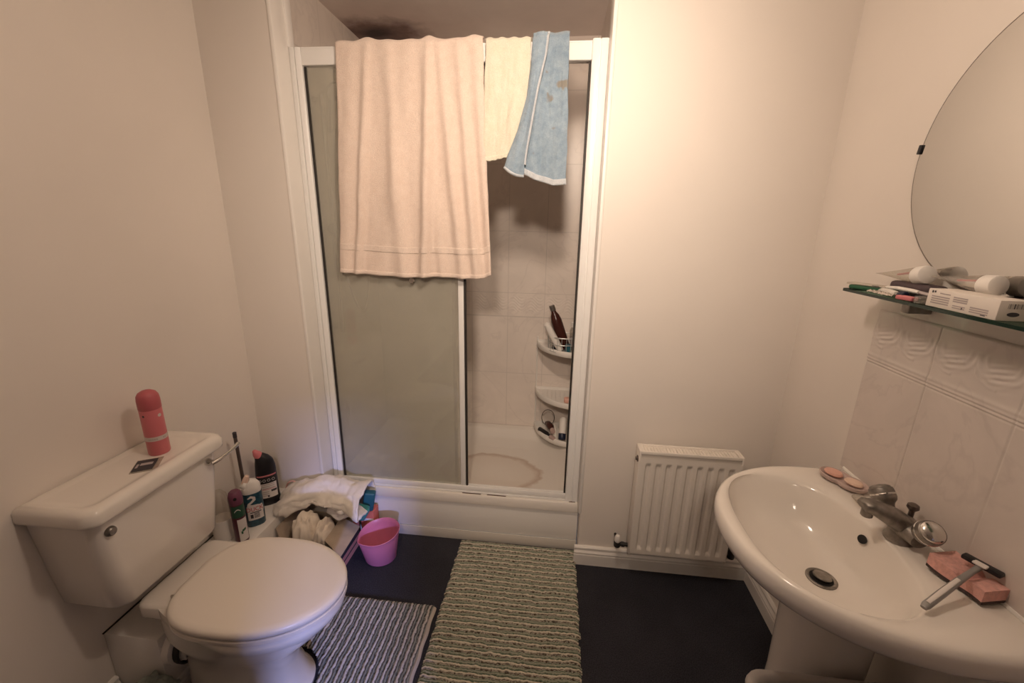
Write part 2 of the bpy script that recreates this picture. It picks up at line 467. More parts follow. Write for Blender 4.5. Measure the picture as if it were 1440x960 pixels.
def skirting(name, p0, p1, nrm, h=.095, t=.017):
    """moulded skirting from p0 to p1 along the floor, nrm = into the room"""
    prof = [(0,0),(t,0),(t,h*.56),(t*.8,h*.58),(t*.8,h*.62),(t,h*.64),(t,h*.70),(t*.72,h*.76),(t*.62,h*.80),(t*.62,h*.86),(t*.78,h*.88),(t*.78,h*.94),(t*.5,h),(0,h)]
    n = V(nrm)
    rings = [[V((p[0], p[1], 0)) + n*a + V((0,0,z)) for a, z in prof] for p in (p0, p1)]
    return struct(MB().loft(rings).build(name, 'gloss_white', sharp=20))
skirting('baseboard_back', (JX1-.017, YB), (XR, YB), (0,-1,0))
skirting('baseboard_right', (XR, YF), (XR, YB-.017), (-1,0,0))
skirting('baseboard_left', (XL, YF), (XL, .868), (1,0,0))

# pipe boxing along the left wall
BZ, BX1, BY0 = .262, -1.157, .870
b = MB().box(XL+.001, BX1, BY0, YB-.001, .0, BZ, .003)
bx = struct(b.build('trim_3', 'gloss_white'))
skirting('trim_4', (BX1, BY0), (BX1, YB-.002), (1,0,0), .07, .012)
struct(MB().box(XL+.0005, XL+.005, BY0-.002, 1.30, BZ, BZ+.003).build('gap_shade_strip', 'rubber_and_gap'))  # dark strip along the wall joint, stands in for the shaded gap

# ------------------------------------------------------------------ shower
t = thing('shower_tray', 'white raised shower tray with a brown tide mark on its floor', 'shower tray', (-.455, 2.08, 0))
def rrect(x0, x1, y0, y1, z, r, n=6):
    out = []
    for cx, cy, a0 in ((x1-r, y1-r, 0), (x0+r, y1-r, 90), (x0+r, y0+r, 180), (x1-r, y0+r, 270)):
        for i in range(n+1):
            a = math.radians(a0 + 90*i/n); out.append((cx + r*math.cos(a), cy + r*math.sin(a), z))
    return out
def crect(x0, x1, y0, y1, z, r, n=6): return rrect(x0, x1, y0, y1, z, r, n)
TX0, TX1, TY0, TY1 = JX0+.003, JX1-.004, 1.697, AY-.001
ins = lambda d, z, r: rrect(TX0+d, TX1-d, TY0+d, TY1-d, z, r)
b = MB().loft([ins(.001,.215,.004), ins(0,.222,.005), ins(0,.256,.006), ins(.004,.262,.008),
               ins(.045,.262,.04), ins(.058,.256,.05), ins(.085,.226,.07), ins(.12,.218,.09), ins(.30,.212,.05)])
b.build('basin_shell', 'tray', t)
MB().lathe([(.045,.2135),(.05,.217),(.03,.219),(.0,.219)], (-.75, 2.08, 0)).build('drain_cover', 'chrome', t)
t = thing('shower_plinth', 'white plinth panel under the shower tray front', 'plinth', (-.455, 1.71, 0))
MB().box(TX0, TX1, 1.711, 1.729, .054, .215, .001).build('panel', 'pvc', t)
k = MB().box(TX0, TX1, 1.706, 1.7105, .0, .054, .001); k.build('kick_strip', 'off_white_plastic', t)
GRIME = ((-.40,.07), (-.33,.02), (-.28,.09), (.105,.03))
# enclosure
FY0, FY1 = 1.712, 1.752
t = thing('shower_enclosure', 'white framed sliding glass shower enclosure across the alcove', 'shower enclosure', (-.455, 1.73, .262))
def upright(x0, x1, z0, z1, flip):
    """stepped hollow-looking profile"""
    w = x1-x0
    pr = [(0,0),(0,-.012),(.006,-.016),(w*.45,-.016),(w*.47,-.010),(w*.53,-.010),(w*.55,-.016),(w-.006,-.016),(w,-.012),(w,.030),(0,.030)]
    pts = [((x0+a) if not flip else (x1-a), 1.726+b_) for a, b_ in pr]
    return MB().prism(pts, z0, z1)
upright(JX0+.013, -.995, .262, 2.126, False).build('jamb', 'frame', t)
upright(.088, JX1-.011, .262, 2.132, True).build('jamb', 'frame', t)
MB().box(-.995, .088, FY0, FY1, 2.066, 2.122, .004).box(-.995, .088, FY0+.004, FY1-.004, 2.122, 2.128, .002).build('top_rail', 'frame', t)
MB().box(-.995, .088, FY0, FY1, .2625, .272, .001).box(-.995, .088, FY0+.002, FY0+.014, .272, .298, .003).box(-.995, .088, FY1-.014, FY1-.002, .272, .292, .003).build('bottom_track', 'frame', t)
for x, w_ in GRIME: MB().box(x, x+w_, 1.7085, 1.7115, .2622, .2645).build('grime_line', 'grime', t)
fp = MB().box(-.993, -.43, 1.742, 1.746, .275, 2.064).build('fixed_panel', 'shower_glass', t)
MB().box(-.440, -.424, 1.738, 1.750, .275, 2.064, .002).build('edge_seal', 'clear_plastic', fp)
sp = MB().box(-.985, -.385, 1.726, 1.730, .276, 2.064).build('sliding_panel', 'shower_glass', t)
MB().box(-.408, -.384, 1.718, 1.736, .274, 2.064, .003).build('stile', 'frame', sp)
MB().box(-.3835, -.3755, 1.720, 1.736, .274, 2.064, .001).build('magnetic_seal', 'rubber_and_gap', sp)
MB().box(-.994, -.987, 1.722, 1.738, .275, 2.064, .001).build('side_seal', 'rubber_and_gap', sp)
MB().lathe([(.006,0),(.006,.008),(.012,.010),(.013,.020),(.010,.023),(.0,.023)], mx=align((0,-1,0), (-.602, 1.726, 1.268)), seg=20).build('handle', 'chrome', sp)
MB().box(.0795, .0865, 1.724, 1.742, .275, 2.064, .001).build('strike_seal', 'rubber_and_gap', t)

# riser rail, hose on the shower's left wall
t = thing('shower_riser_rail', 'chrome shower riser rail on the tiled wall behind the glass', 'shower rail', (-1.03, 1.90, 1.0))
MB().tube([(-1.03, 1.90, .98), (-1.03, 1.90, 2.02)], .010, 12).build('pole', 'chrome', t)
for z in (1.0, 2.0):
    MB().lathe([(.018,0),(.018,.012),(.012,.02),(.012,.045),(.0,.047)], mx=align((1,0,0), (AX0, 1.90, z)), seg=16).build('bracket', 'chrome', t)
MB().lathe([(.0,-.03),(.02,-.028),(.022,-.01),(.022,.03),(.016,.036),(.0,.036)], mx=align((.5,-1,0), (-1.03, 1.90, 1.47)), seg=18).build('slider', 'dull_chrome', t)
hs = []
for i in range(41):
    a = i/40; hs.append((-1.045 + .03*math.sin(PI*a), 1.93 + .36*a, 1.50 - .46*math.sin(PI*a)**.75 ))
MB().tube(hs, .007, 8).build('hose', 'chrome', t)
hd = MB().bent([(-1.0,1.89,1.87),(-.985,1.87,1.93),(-.96,1.84,1.99),(-.93,1.815,2.02)], [.011,.012,.014,.016], [.011,.012,.014,.016], (0,1,0), 14)
hd.lathe([(.0,-.012),(.03,-.012),(.042,0),(.042,.012),(.0,.014)], mx=align((.6,-.25,-.75), (-.915,1.805,2.01)), seg=20)
hd.build('hand_shower', 'chrome', t)

# corner shelf unit
CX, CY, CR = AX1-.001, AY-.001, .265
t = thing('corner_shelf_unit', 'white three tier plastic corner shelf standing in the shower', 'corner shelf', (CX-.1, CY-.1, .22))
def quarter(r, z, n=20):
    return [(CX - r*math.sin(PI/2*i/n), CY - r*math.cos(PI/2*i/n), z) for i in range(n+1)]
def sector_ring(r, z, n=20): return quarter(r, z, n) + [(CX, CY, z)]
for z, deep in ((.828, 0), (.528, 0), (.292, 1)):
    m_ = MB()
    # rim: upright band following the quarter circle
    m_.loft([quarter(CR-.004, z-.020), quarter(CR, z-.016), quarter(CR, z+.010), quarter(CR-.003, z+.013), quarter(CR-.009, z+.012), quarter(CR-.011, z-.004)], False, False, closed=False)
    m_.box(CX-CR, CX-.001, CY-.006, CY-.001, z-.02, z+.012).box(CX-.006, CX-.001, CY-CR, CY-.001, z-.02, z+.012)
    shelf = m_.build('shelf', 'white_plastic', t, sharp=50)
    fl = MB()
    if deep:
        fl.loft([sector_ring(CR-.003, z-.018), sector_ring(CR-.02, z-.035), sector_ring(CR-.06, z-.052), sector_ring(CR-.12, z-.060)], False, True)
        fl.add([], [])
        fl.build('bowl', 'white_plastic', shelf, sharp=60)
    else:
        N = 40; st = CR/N
        cells = lambda a, b_: (((a*N) % 4 > 1.0) or ((b_*N) % 4 > 1.0)) and math.hypot(a*CR, b_*CR) < CR-.007
        fl.grid(N, N, lambda a, b_: V((CX - a*CR, CY - b_*CR, z-.006)), cells)
        fl.build('grille', 'white_plastic', shelf, solid=.003)
for px_, py_ in ((CX-CR+.006, CY-.006), (CX-.008, CY-CR+.006), (CX-.010, CY-.010)):
    MB().tube([(px_, py_, .225), (px_, py_, .86)], .005, 8).build('post', 'white_plastic', t)

# ------------------------------------------------------------------ things on the corner shelf
BSK = V((.058, 2.285, .8255))
t = thing('wire_basket', 'small pale wire basket on the top corner shelf', 'basket', BSK)
for zz in (.003, .045, .085):
    f_ = 1 + zz*.9
    MB().tube([BSK + V((f_*.085*math.cos(2*PI*i/32), f_*.062*math.sin(2*PI*i/32), zz)) for i in range(32)], .0022 if zz < .06 else .0032, 6, True).build('hoop', 'wire', t)
w = MB()
for i in range(22):
    a = 2*PI*i/22; c_, s_ = math.cos(a), math.sin(a)
    w.tube([BSK + V((.085*c_, .062*s_, .003)), BSK + V((.0915*c_, .0667*s_, .085))], .0016, 5)
for i in range(-3, 4):
    y_ = i*.016; hx = .085*math.sqrt(max(0, 1-(y_/.062)**2)); w.tube([BSK + V((-hx, y_, .003)), BSK + V((hx, y_, .003))], .0016, 5)
w.build('wire_mesh', 'wire', t)
def bottle_lathe(name, label, cat, base, d, prof, mat, capprof=None, capmat=None, group=None, sy=1.0, label_ring=None):
    mx = align(d, base)
    t_ = thing(name, label, cat, base, group)
    MB().lathe(prof, mx=mx, seg=22, sy=sy).build('body', mat, t_)
    if capprof: MB().lathe(capprof, mx=mx, seg=20, sy=1.0).build('cap', capmat, t_)
    if label_ring:
        z0, z1, r, lm = label_ring
        MB().lathe([(r, z0), (r, z1)], mx=mx, seg=22, sy=sy, cap0=False, cap1=False).build('label_band', lm, t_)
    return t_
bottle_lathe('shampoo_bottle', 'dark brown bottle leaning out of the wire basket', 'bottle', (.066, 2.285, .838), (-.36, .05, 1),
    [(.0,0),(.027,.0),(.030,.006),(.030,.165),(.024,.195),(.014,.215),(.013,.225)], 'brown_bottle', [(.0145,.223),(.0155,.226),(.0155,.252),(.013,.255),(0,.255)], 'dull_chrome')
bottle_lathe('cream_tube', 'white tube lying against the left rim of the wire basket', 'tube', (.040, 2.250, .836), (-.56, -.02, 1),
    [(.0,0),(.017,.0),(.018,.004),(.020,.06),(.018,.165),(.007,.175),(0,.176)], 'white_plastic')
bottle_lathe('shower_gel_bottle', 'navy bottle standing low inside the wire basket', 'bottle', (.010, 2.290, .831), (-.05, .05, 1),
    [(.0,0),(.014,.0),(.015,.004),(.015,.045),(.010,.052),(0,.053)], 'navy')
bottle_lathe('clear_bottle', 'clear bottle with grey label standing at right of the wire basket', 'bottle', (.115, 2.295, .831), (-.06, .05, 1),
    [(.0,0),(.020,.0),(.022,.004),(.022,.11),(.014,.125),(.010,.13)], 'clear_plastic', [(.012,.128),(.013,.132),(.013,.155),(0,.156)], 'white_plastic', label_ring=(.02,.075,.0225,'label_grey'))
bottle_lathe('teal_jar', 'dark teal pot low at the front of the wire basket', 'jar', (.082, 2.250, .831), (0, 0, 1),
    [(.0,0),(.017,.0),(.018,.004),(.018,.035),(.016,.04),(0,.04)], 'dark_teal')
# middle shelf soap
t = thing('soap_bar', 'pink and white soap packet on the middle corner shelf', 'soap', (.125, 2.27, .5245))
MB().box(.075, .140, 2.238, 2.280, .5245, .552, .008, 3).build('wrapper', 'soap_pink', t)
MB().box(.096, .125, 2.2372, 2.2808, .524, .5525, .008, 3).build('label_band', 'label_white', t)
# bottom shelf
ZB = .243
t = thing('body_scrubber', 'brown bath brush with a hanging loop in the bottom corner shelf', 'brush', (.02, 2.30, ZB))
MB().bent([(-.02, 2.345, .345), (-.010, 2.315, .355), (.006, 2.275, .355), (.014, 2.255, .350)], [.012,.020,.021,.014], [.010,.017,.018,.012], (1,0,0), 16).build('body', 'brown_bottle', t)
MB().lathe([(.0,-.012),(.014,-.012),(.015,0),(.014,.012),(0,.013)], mx=align((.25,-.9,-.1), (.018, 2.244, .346)), seg=16).build('cap', 'cloth_pinkgrey', t)
MB().tube([(-.012-.038*math.cos(2*PI*i/28), 2.32+.01*math.sin(2*PI*i/28), .392+.046*math.sin(2*PI*i/28)) for i in range(28)], .0022, 6, True).build('loop', 'dark_metal', t)
bottle_lathe('black_bottle', 'black bottle lying at the left of the bottom corner shelf', 'bottle', (-.062, 2.335, .305), (.72, -.80, -.05),
    [(.0,0),(.013,.0),(.015,.004),(.015,.075),(.011,.083),(.011,.10),(0,.101)], 'black')
bottle_lathe('sample_bottle', 'small dusky pink bottle at the front of the bottom corner shelf', 'bottle', (.004, 2.250, .305), (.72, -.5, -.1),
    [(.0,0),(.012,.0),(.013,.003),(.013,.03),(.008,.04),(0,.041)], 'cloth_pinkgrey')
bottle_lathe('cream_bottle', 'cream tube leaning between the pink bottle and the white roll-on', 'tube', (.040, 2.225, .285), (-.1, .62, .60),
    [(.0,0),(.011,.0),(.013,.004),(.014,.07),(.004,.11),(0,.111)], 'off_white_plastic')
bottle_lathe('roll_on_deodorant', 'white roll-on with a navy cap leaning in the bottom corner shelf', 'deodorant', (.074, 2.222, .302), (.04, .62, 1),
    [(.019,.03),(.021,.034),(.022,.08),(.020,.12),(.012,.13),(0,.13)], 'white_plastic', [(.0,0),(.018,.0),(.021,.005),(.0215,.036),(.019,.04),(0,.04)], 'navy')

# ------------------------------------------------------------------ towels over the rail
def towel(name, label, mat, top, bot, zt, folds, hemname=None, seed=0, nu=90, nv=110, yoff=0.0, back=.30, zr=2.128, hem_band=None, th=.006):
    """sheet from behind the rail, over it, and down the front.
    top = (x0,x1) on the rail, bot = list of (u, x, z) along the lower hem"""
    fr = FY0-.010-yoff; bk = FY1+.008+yoff
    L = zr - min(b_[2] for b_ in bot)
    def hem(u):
        for (u0, x0, z0), (u1, x1, z1) in zip(bot, bot[1:]):
            if u <= u1:
                k_ = (u-u0)/(u1-u0); return x0+(x1-x0)*k_, z0+(z1-z0)*k_
        return bot[-1][1], bot[-1][2]
    def pos(u, v):
        # v: 0..0.2 behind, .2..0.27 over the top, .27..1 down the front
        xb, zb = hem(u); xt = top[0]+(top[1]-top[0])*u
        bump = zt(u)
        if v < .2:
            k_ = v/.2; z = zr - back + (back)*k_; y = bk + .006*math.sin(u*31+seed); x = xt + .01*math.sin(k_*3+seed)*(1-k_)
            return V((x, y, z))
        if v < .27:
            k_ = (v-.2)/.07; a = PI*k_
            ym = (fr+bk)/2; r = (bk-fr)/2
            return V((xt, ym + r*math.cos(a), zr + (.012+yoff+bump)*math.sin(a)))
        k_ = (v-.27)/.73
        z = zr + (zb-zr)*k_; e = k_**1.15
        x = xt + (xb-xt)*e
        y = fr
        for (c0, c1, wd, amp, k0) in folds:
            c = c0 + (c1-c0)*k_
            q = (u-c)/wd
            g_ = math.exp(-q*q)
            y -= amp*g_*min(1, .25+1.2*max(0, k_-k0))
        y -= .006*(fbm(u*5+seed, k_*3, seed)+.3)*min(1, k_*4) 
        x += .003*fbm(u*3, k_*5, seed+4)
        return V((x, min(y, fr+.001), z))
    m_ = MB(); m_.grid(nu, nv, pos)
    return m_, pos
flat = lambda u: .003*math.sin(u*23)+.002
tw = thing('towel', 'large peach bath towel hung over the shower rail', 'towel', (-.58, 1.70, 1.285), 'towels over the shower rail')
pinkbot = [(0,-.903,1.294),(.25,-.775,1.289),(.46,-.60,1.282),(.62,-.49,1.288),(.82,-.37,1.284),(.95,-.29,1.288),(1,-.262,1.303)]
pinkzt = lambda u: .004 + .010*math.exp(-((u-.22)/.06)**2) + .012*math.exp(-((u-.63)/.04)**2) + .012*math.exp(-((u-.93)/.05)**2) + .002*math.sin(u*40)
m_, pos = towel('towel', '', '', (-.850,-.300), pinkbot, pinkzt,
    [(.22,.15,.028,.026,0),(.36,.43,.040,.024,.0),(.64,.55,.030,.034,0),(.71,.80,.030,.020,.0),(.84,.90,.030,.024,0),(.95,1.0,.03,.018,0),(.10,.04,.05,.014,.1),(.50,.30,.05,.012,.25),(.60,.66,.03,.012,.35)], seed=1)
m_.build('cloth', 'towel_pink', tw, sharp=80, solid=.005)
h_ = MB(); h_.grid(90, 6, lambda u, k: pos(u, .895+.022*k) + V((0,-.0012,0)))
h_.grid(90, 3, lambda u, k: pos(u, .985+.014*k) + V((0,-.0022,0)))
h_.build('woven_border', 'towel_hem', tw, sharp=80, solid=.0034)
tw = thing('towel', 'small cream towel between the peach and the blue towel', 'towel', (-.21, 1.70, 1.70), 'towels over the shower rail')
m_, pos = towel('towel', '', '', (-.288,-.128), [(0,-.302,1.729),(.3,-.26,1.735),(.7,-.2,1.748),(1,-.125,1.752)], flat,
    [(.15,.1,.12,.008,0),(.7,.75,.14,.010,0)], seed=3, nu=40, nv=70)
m_.build('cloth', 'towel_cream', tw, sharp=80, solid=.005)
h_ = MB(); h_.grid(40, 4, lambda u, k: pos(u, .975+.025*k) + V((0,-.003+.001*math.sin(u*90),-.003*abs(math.sin(u*22))*k)))
h_.build('hem', 'towel_cream', tw, sharp=80, solid=.004)
tw = thing('towel', 'stained blue hand towel hung at the right of the shower rail', 'towel', (-.06, 1.70, 1.62), 'towels over the shower rail')
m_, pos = towel('towel', '', '', (-.098,.006), [(0,-.150,1.690),(.35,-.10,1.665),(.7,-.03,1.645),(1,.020,1.650)], lambda u: .008+.003*math.sin(u*9),
    [(.2,.25,.14,.012,0),(.65,.6,.15,.014,0)], seed=5, nu=50, nv=80, yoff=.008)
m_.build('cloth', 'towel_blue', tw, sharp=80, solid=.005)
h_ = MB(); h_.grid(50, 4, lambda u, k: pos(u, .968+.032*k) + V((0,-.004,0)))
h_.build('hem', 'towel_blue_hem', tw, sharp=80, solid=.004)
# folded-over flap on the left half with its own pale edge
def lerp_tab(tab, k):
    for (k0, v0), (k1, v1) in zip(tab, tab[1:]):
        if k <= k1: return v0+(v1-v0)*(k-k0)/(k1-k0)
    return tab[-1][1]
def flap(a, k):
    z = 2.142 + (1.676-2.142)*k
    xl = lerp_tab([(0,-.118),(.2,-.122),(.45,-.136),(.7,-.165),(.9,-.200),(1,-.212)], k)
    xr = lerp_tab([(0,-.066),(.15,-.074),(.40,-.100),(.64,-.119),(.85,-.135),(1,-.140)], k)
    x = xl + (xr-xl)*a
    zz = z + .030*(1-a)*k**2 - .010*math.sin(PI*a)*k
    y = 1.679 - .020*math.sin(PI*min(1, a*1.05))*(.5+.5*k) - .012*a*(1-k) - .008*k + .004*fbm(a*4, k*5, 2) + (0 if k > .03 else .012)
    return V((x, y, zz))
f_ = MB(); f_.grid(24, 70, flap)
fl = f_.build('flap', 'towel_blue', tw, sharp=80, solid=.005)
h_ = MB(); h_.tube([flap(1.0, i/60) + V((.001,-.002,0)) for i in range(56)], .0042, 8)
h_.tube([flap(i/20, 1.0) + V((0,-.002,0)) for i in range(21)], .005, 8)
h_.build('pale_edge', 'towel_blue_hem', fl)

# ------------------------------------------------------------------ radiator
RX0, RX1, RY0, RY1, RZ0, RZ1 = .360, .757, 1.532, 1.598, .152, .648
t = thing('radiator', 'small white panel radiator on the back wall', 'radiator', ((RX0+RX1)/2, 1.57, RZ0))
NR = 9
def panel_profile():
    pts = []; x0, x1 = RX0+.004, RX1-.004
    pitch = (x1-x0-.030)/NR
    n = 240
    for i in range(n+1):
        x = x0 + (x1-x0)*i/n; q = (x-(x0+.015))/pitch
        d = 0.0
        if 0 <= q <= NR:
            f_ = q - math.floor(q)          # groove in the middle of every pitch
            e = abs(f_-.5)
            d = .009*max(0, min(1, (.30-e)/.13))
        pts.append((x, d))
    return pts
pp = panel_profile()
def rad_surface(a, b_):
    i = round(a*240); x, d = pp[i]; z = RZ0+.012 + (RZ1-.030-RZ0-.012)*b_
    m0 = min(b_, 1-b_)*(RZ1-RZ0); k_ = max(0, min(1, (m0-.026)/.010))
    return V((x, RY0 + d*k_, z))
b = MB(); b.grid(240, 60, rad_surface)
b.box(RX0+.004, RX1-.004, RY0+.010, RY0+.014, RZ0+.012, RZ1-.018)
b.build('front_panel', 'rad', t, sharp=60)
MB().box(RX0+.004, RX1-.004, RY1-.012, RY1, RZ0+.012, RZ1-.014).build('rear_panel', 'rad', t)
for x in (RX0, RX1-.008):
    MB().box(x, x+.008, RY0+.002, RY1, RZ0, RZ1, .002).build('side_cover', 'rad', t)
gr = MB().box(RX0+.008, RX1-.008, RY0+.001, RY0+.007, RZ1-.014, RZ1, .002).box(RX0+.008, RX1-.008, RY1-.008, RY1, RZ1-.014, RZ1, .002)
gr.box(RX0+.008, RX0+.018, RY0+.004, RY1-.006, RZ1-.010, RZ1-.001).box(RX1-.018, RX1-.008, RY0+.004, RY1-.006, RZ1-.010, RZ1-.001)
gr.box(RX0+.018, RX1-.018, RY0+.006, RY1-.007, RZ1-.012, RZ1-.008)
for i in range(28):
    x = RX0+.024 + i*.0125; gr.box(x, x+.004, RY0+.010, RY1-.011, RZ1-.008, RZ1-.004)
gr.build('top_grille', 'rad', t)
MB().lathe([(.013,0),(.013,.003),(.007,.004),(.007,.009),(0,.009)], mx=align((-1,0,0), (RX0, 1.556, RZ1-.045)), seg=16).build('bleed_plug', 'dark_metal', t)
vz = .172
v_ = MB().tube([(RX0, 1.572, vz), (.316, 1.572, vz)], .009, 10).tube([(.316, YB-.001, vz), (.316, 1.572, vz)], .006, 10)
v_.lathe([(.013,-.012),(.014,-.008),(.014,.008),(.013,.012),(0,.012)], (.316, 1.572, vz)).lathe([(.012,-.006),(.012,.006)], mx=align((1,0,0), (.340, 1.572, vz)), seg=6)
vo = v_.build('valve', 'brass_dark', t)
MB().lathe([(.011,.0),(.0125,.003),(.0125,.022),(.008,.031),(0,.032)], (.316, 1.572, vz+.012), 18).build('valve_cap', 'white_plastic', vo)
v_ = MB().tube([(RX1, 1.572, vz), (.790, 1.572, vz)], .009, 10).tube([(.790, YB-.001, vz), (.790, 1.572, vz)], .006, 10)
v_.lathe([(.0,-.018),(.014,-.018),(.015,-.008),(.015,.012),(.012,.02),(0,.02)], (.790, 1.572, vz)).lathe([(.012,-.006),(.012,.006)], mx=align((1,0,0), (.770, 1.572, vz)), seg=6)
v_.build('valve', 'brass_dark', t)
for x in (.44, .68):
    MB().box(x, x+.02, RY1-.001, YB, .50, .58, .001).build('bracket', 'rad', t)

# ------------------------------------------------------------------ rugs
def rug(x0, x1, y0, y1, along, pitch, zt, keep=None, jag=.006, seed=0):
    """corded chenille: 'along' = axis the cords run along"""
    m_ = MB(); cord = []
    La = (x1-x0) if along == 'x' else (y1-y0)
    Lc = (y1-y0) if along == 'x' else (x1-x0)
    nc = int(Lc/pitch*12); na = int(La/.0045)
    def fn(a, b_):
        c = Lc*a; s = La*b_
        ph = c/pitch + .20*fbm(s*7, c*2.2, seed) + .13*fbm(s*45, c*34, seed+3)
        f_ = ph - math.floor(ph); cord.append(f_)
        if f_ < .5: h = math.sin(PI*f_/.5)**.7
        else: h = .72*math.sin(PI*(f_-.5)/.5)**.7
        tuft = .5+.8*fbm(s*170, c*90, seed+5, 2)
        z = .004 + zt*(.25 + .62*h + .34*tuft*h)
        edge = min(b_, 1-b_)*La; edge2 = min(a, 1-a)*Lc
        if edge < .012 or edge2 < .006: z *= .35 + .65*min(edge/.012, 1)*min(edge2/.006, 1)
        j = jag*fbm(math.floor(ph)*.77, 0 if b_ < .5 else 9, seed+2, 2) + jag*.5*fbm(c*160, b_*7, seed, 2)
        s2 = s + j*(1-4*b_*(1-b_))
        w_ = .004*fbm(s*4, seed, 1)
        return V((x0+s2, y0+c+w_, max(z, .002))) if along == 'x' else V((x0+c+w_, y0+s2, max(z, .002)))
    m_.grid(nc, na, fn, keep)
    return m_, cord
m_, cord = rug(-.405, .150, .72, 1.695, 'x', .0262, .013, seed=2, jag=.006)
o = m_.build('bath_mat', 'rug_main', None, sharp=180, attr=('cord', cord))
tag(o, 'long sage and cream ribbed chenille bath mat running up to the shower', 'bath mat')
SX0, SX1, SY0, SY1 = -1.0, -.432, .66, 1.320
def keep_small(a, b_):
    x = SX0+(SX1-SX0)*a; y = SY0+(SY1-SY0)*b_
    if x < -.86 and abs(y-.966) < .124: return False
    return not ((x+.86)**2/.120**2 + (y-.966)**2/.124**2 < 1)
t = thing('pedestal_mat', 'grey ribbed mat fitted around the toilet foot', 'bath mat', ((SX0+SX1)/2, (SY0+SY1)/2, 0))
m_, cord = rug(SX0, SX1, SY0, SY1, 'y', .0262, .011, keep_small, seed=8, jag=.003)
m_.build('pile', 'rug_small', t, sharp=180, attr=('cord', cord))
MB().grid(4, 60, lambda a, b_: V((SX1-.004+.016*a+.0015*math.sin(b_*40), SY0+.01+(SY1-SY0-.022)*b_, .004+.010*math.sin(PI*min(max(a,.05),.95))))).build('side_binding', 'rug_bind', t, sharp=180)

# ------------------------------------------------------------------ toilet
TYC = .966
t = thing('toilet', 'white close coupled toilet with its lid down against the left wall', 'toilet', (-.95, TYC, 0))
def egg(k, z, dx=0.0, cx=-.86, af=.258, ab=.228, hw=.182, n=64, nb=3.0):
    out = []
    for i in range(n):
        a = 2*PI*i/n; c, s_ = math.cos(a), math.sin(a)
        if c >= 0: x, y = af*c*k, hw*s_*k
        else:
            x = -ab*k*abs(c)**(2/nb); y = math.copysign(hw*k*abs(s_)**(2/nb), s_)
        out.append((cx+dx+x, TYC+y, z))
    return out
# bowl and foot: one continuous shell
b = MB()
def foot(z, xf, xb, hw, n=64):
    out = []
    cx = (xf+xb)/2; ax = (xf-xb)/2
    for i in range(n):
        a = 2*PI*i/n; c, s_ = math.cos(a), math.sin(a)
        out.append((cx + math.copysign(ax*abs(c)**(2/2.4), c), TYC + math.copysign(hw*abs(s_)**(2/2.4), s_), z))
    return out
def rim(z, k, xb=-1.185, n=64):
    out = []; cx = -.86; L = cx-xb
    for i in range(n):
        a = 2*PI*i/n; c, s_ = math.cos(a), math.sin(a)
        if c >= 0: x, y = .252*k*c, .181*k*s_
        else:
            x = -L*abs(c)**(2/3.6); hw = .181*k - (.181*k-.100)*(-x/L)**1.1
            y = math.copysign(hw*abs(s_)**(2/3.6), s_)
        out.append((cx+x, TYC+y, z))
    return out
rings = [foot(.0,-.752,-1.14,.118), foot(.015,-.750,-1.14,.120), foot(.03,-.765,-1.14,.112), foot(.12,-.790,-1.14,.095), foot(.19,-.770,-1.14,.105),
         foot(.25,-.715,-1.145,.130), foot(.30,-.665,-1.16,.152), rim(.340,.93), rim(.360,.985), rim(.378,1.0), rim(.388,.975)]
b.loft(rings)
b.build('bowl', 'ceramic', t, sharp=50)
# platform carrying the cistern
pf = []
for z, d in ((.335,.02),(.345,.004),(.352,0),(.384,0),(.390,.004),(.392,.012)):
    pf.append(rrect(-1.205+d, -1.0-d, TYC-.098+d, TYC+.185-d, z, .030))
MB().loft(pf).build('platform', 'ceramic', t, sharp=50)
b = MB().loft([egg(.985,.3895), egg(1.0,.393), egg(1.0,.404), egg(.985,.4065)]); b.build('seat', 'seat', t)
b = MB().loft([egg(.965,.4085), egg(.985,.4105), egg(1.003,.414), egg(1.005,.423), egg(.995,.429), egg(.965,.4335), egg(.9,.4355), egg(.5,.437), egg(.05,.4375)])
b.build('lid', 'seat', t, sharp=60)
for dy in (-.055, .055):
    MB().tube([(-1.088, TYC+dy-.02, .412), (-1.088, TYC+dy+.02, .412)], .012, 14).lathe([(.016,0),(.016,.010),(.010,.020),(0,.02)], (-1.097, TYC+dy, .3925), 14).build('hinge', 'seat', t)
# cistern
CY0, CY1 = .782, 1.200
def cring(z, x1, y0, y1, rf, xb=0.0):
    out = [(XL+.0015, y0+.004, z), (XL+.0015, y1-.004, z)]
    x0 = XL+.0015+xb
    pts = [(x0, y0), ]
    r = rf
    ring = []
    for i in range(9):
        a = PI/2*i/8; ring.append((x1-r+r*math.cos(PI/2-a) if False else x1-r+r*math.sin(a), y0+r-r*math.cos(a), z))
    ring2 = []
    for i in range(9):
        a = PI/2*i/8; ring2.append((x1-r+r*math.cos(a), y1-r+r*math.sin(a), z))
    return [(x0, y0, z)] + ring + ring2 + [(x0, y1, z)]
b = MB().loft([cring(.432,-1.190,.835,1.150,.03), cring(.436,-1.168,.818,1.165,.04), cring(.450,-1.158,.808,1.172,.05), cring(.56,-1.152,.797,1.184,.045), cring(.70,-1.148,.786,1.197,.035), cring(.742,-1.147,.784,1.199,.033)])
cs = b.build('cistern', 'ceramic', t, sharp=40)
l0 = lambda d, z, r=.035, xb=0.0: cring(z, -1.122-d, .764+d, 1.216-d, r, xb)
b = MB().loft([l0(.022,.738), l0(.008,.738), l0(.001,.744), l0(0,.752), l0(.001,.772), l0(.006,.781), l0(.014,.786,.03,.004), l0(.022,.787,.03,.008), l0(.031,.7865,.03,.014), l0(.040,.7805,.025,.022), l0(.055,.780,.02,.03)])
b.build('cistern_lid', 'ceramic', t, sharp=50)
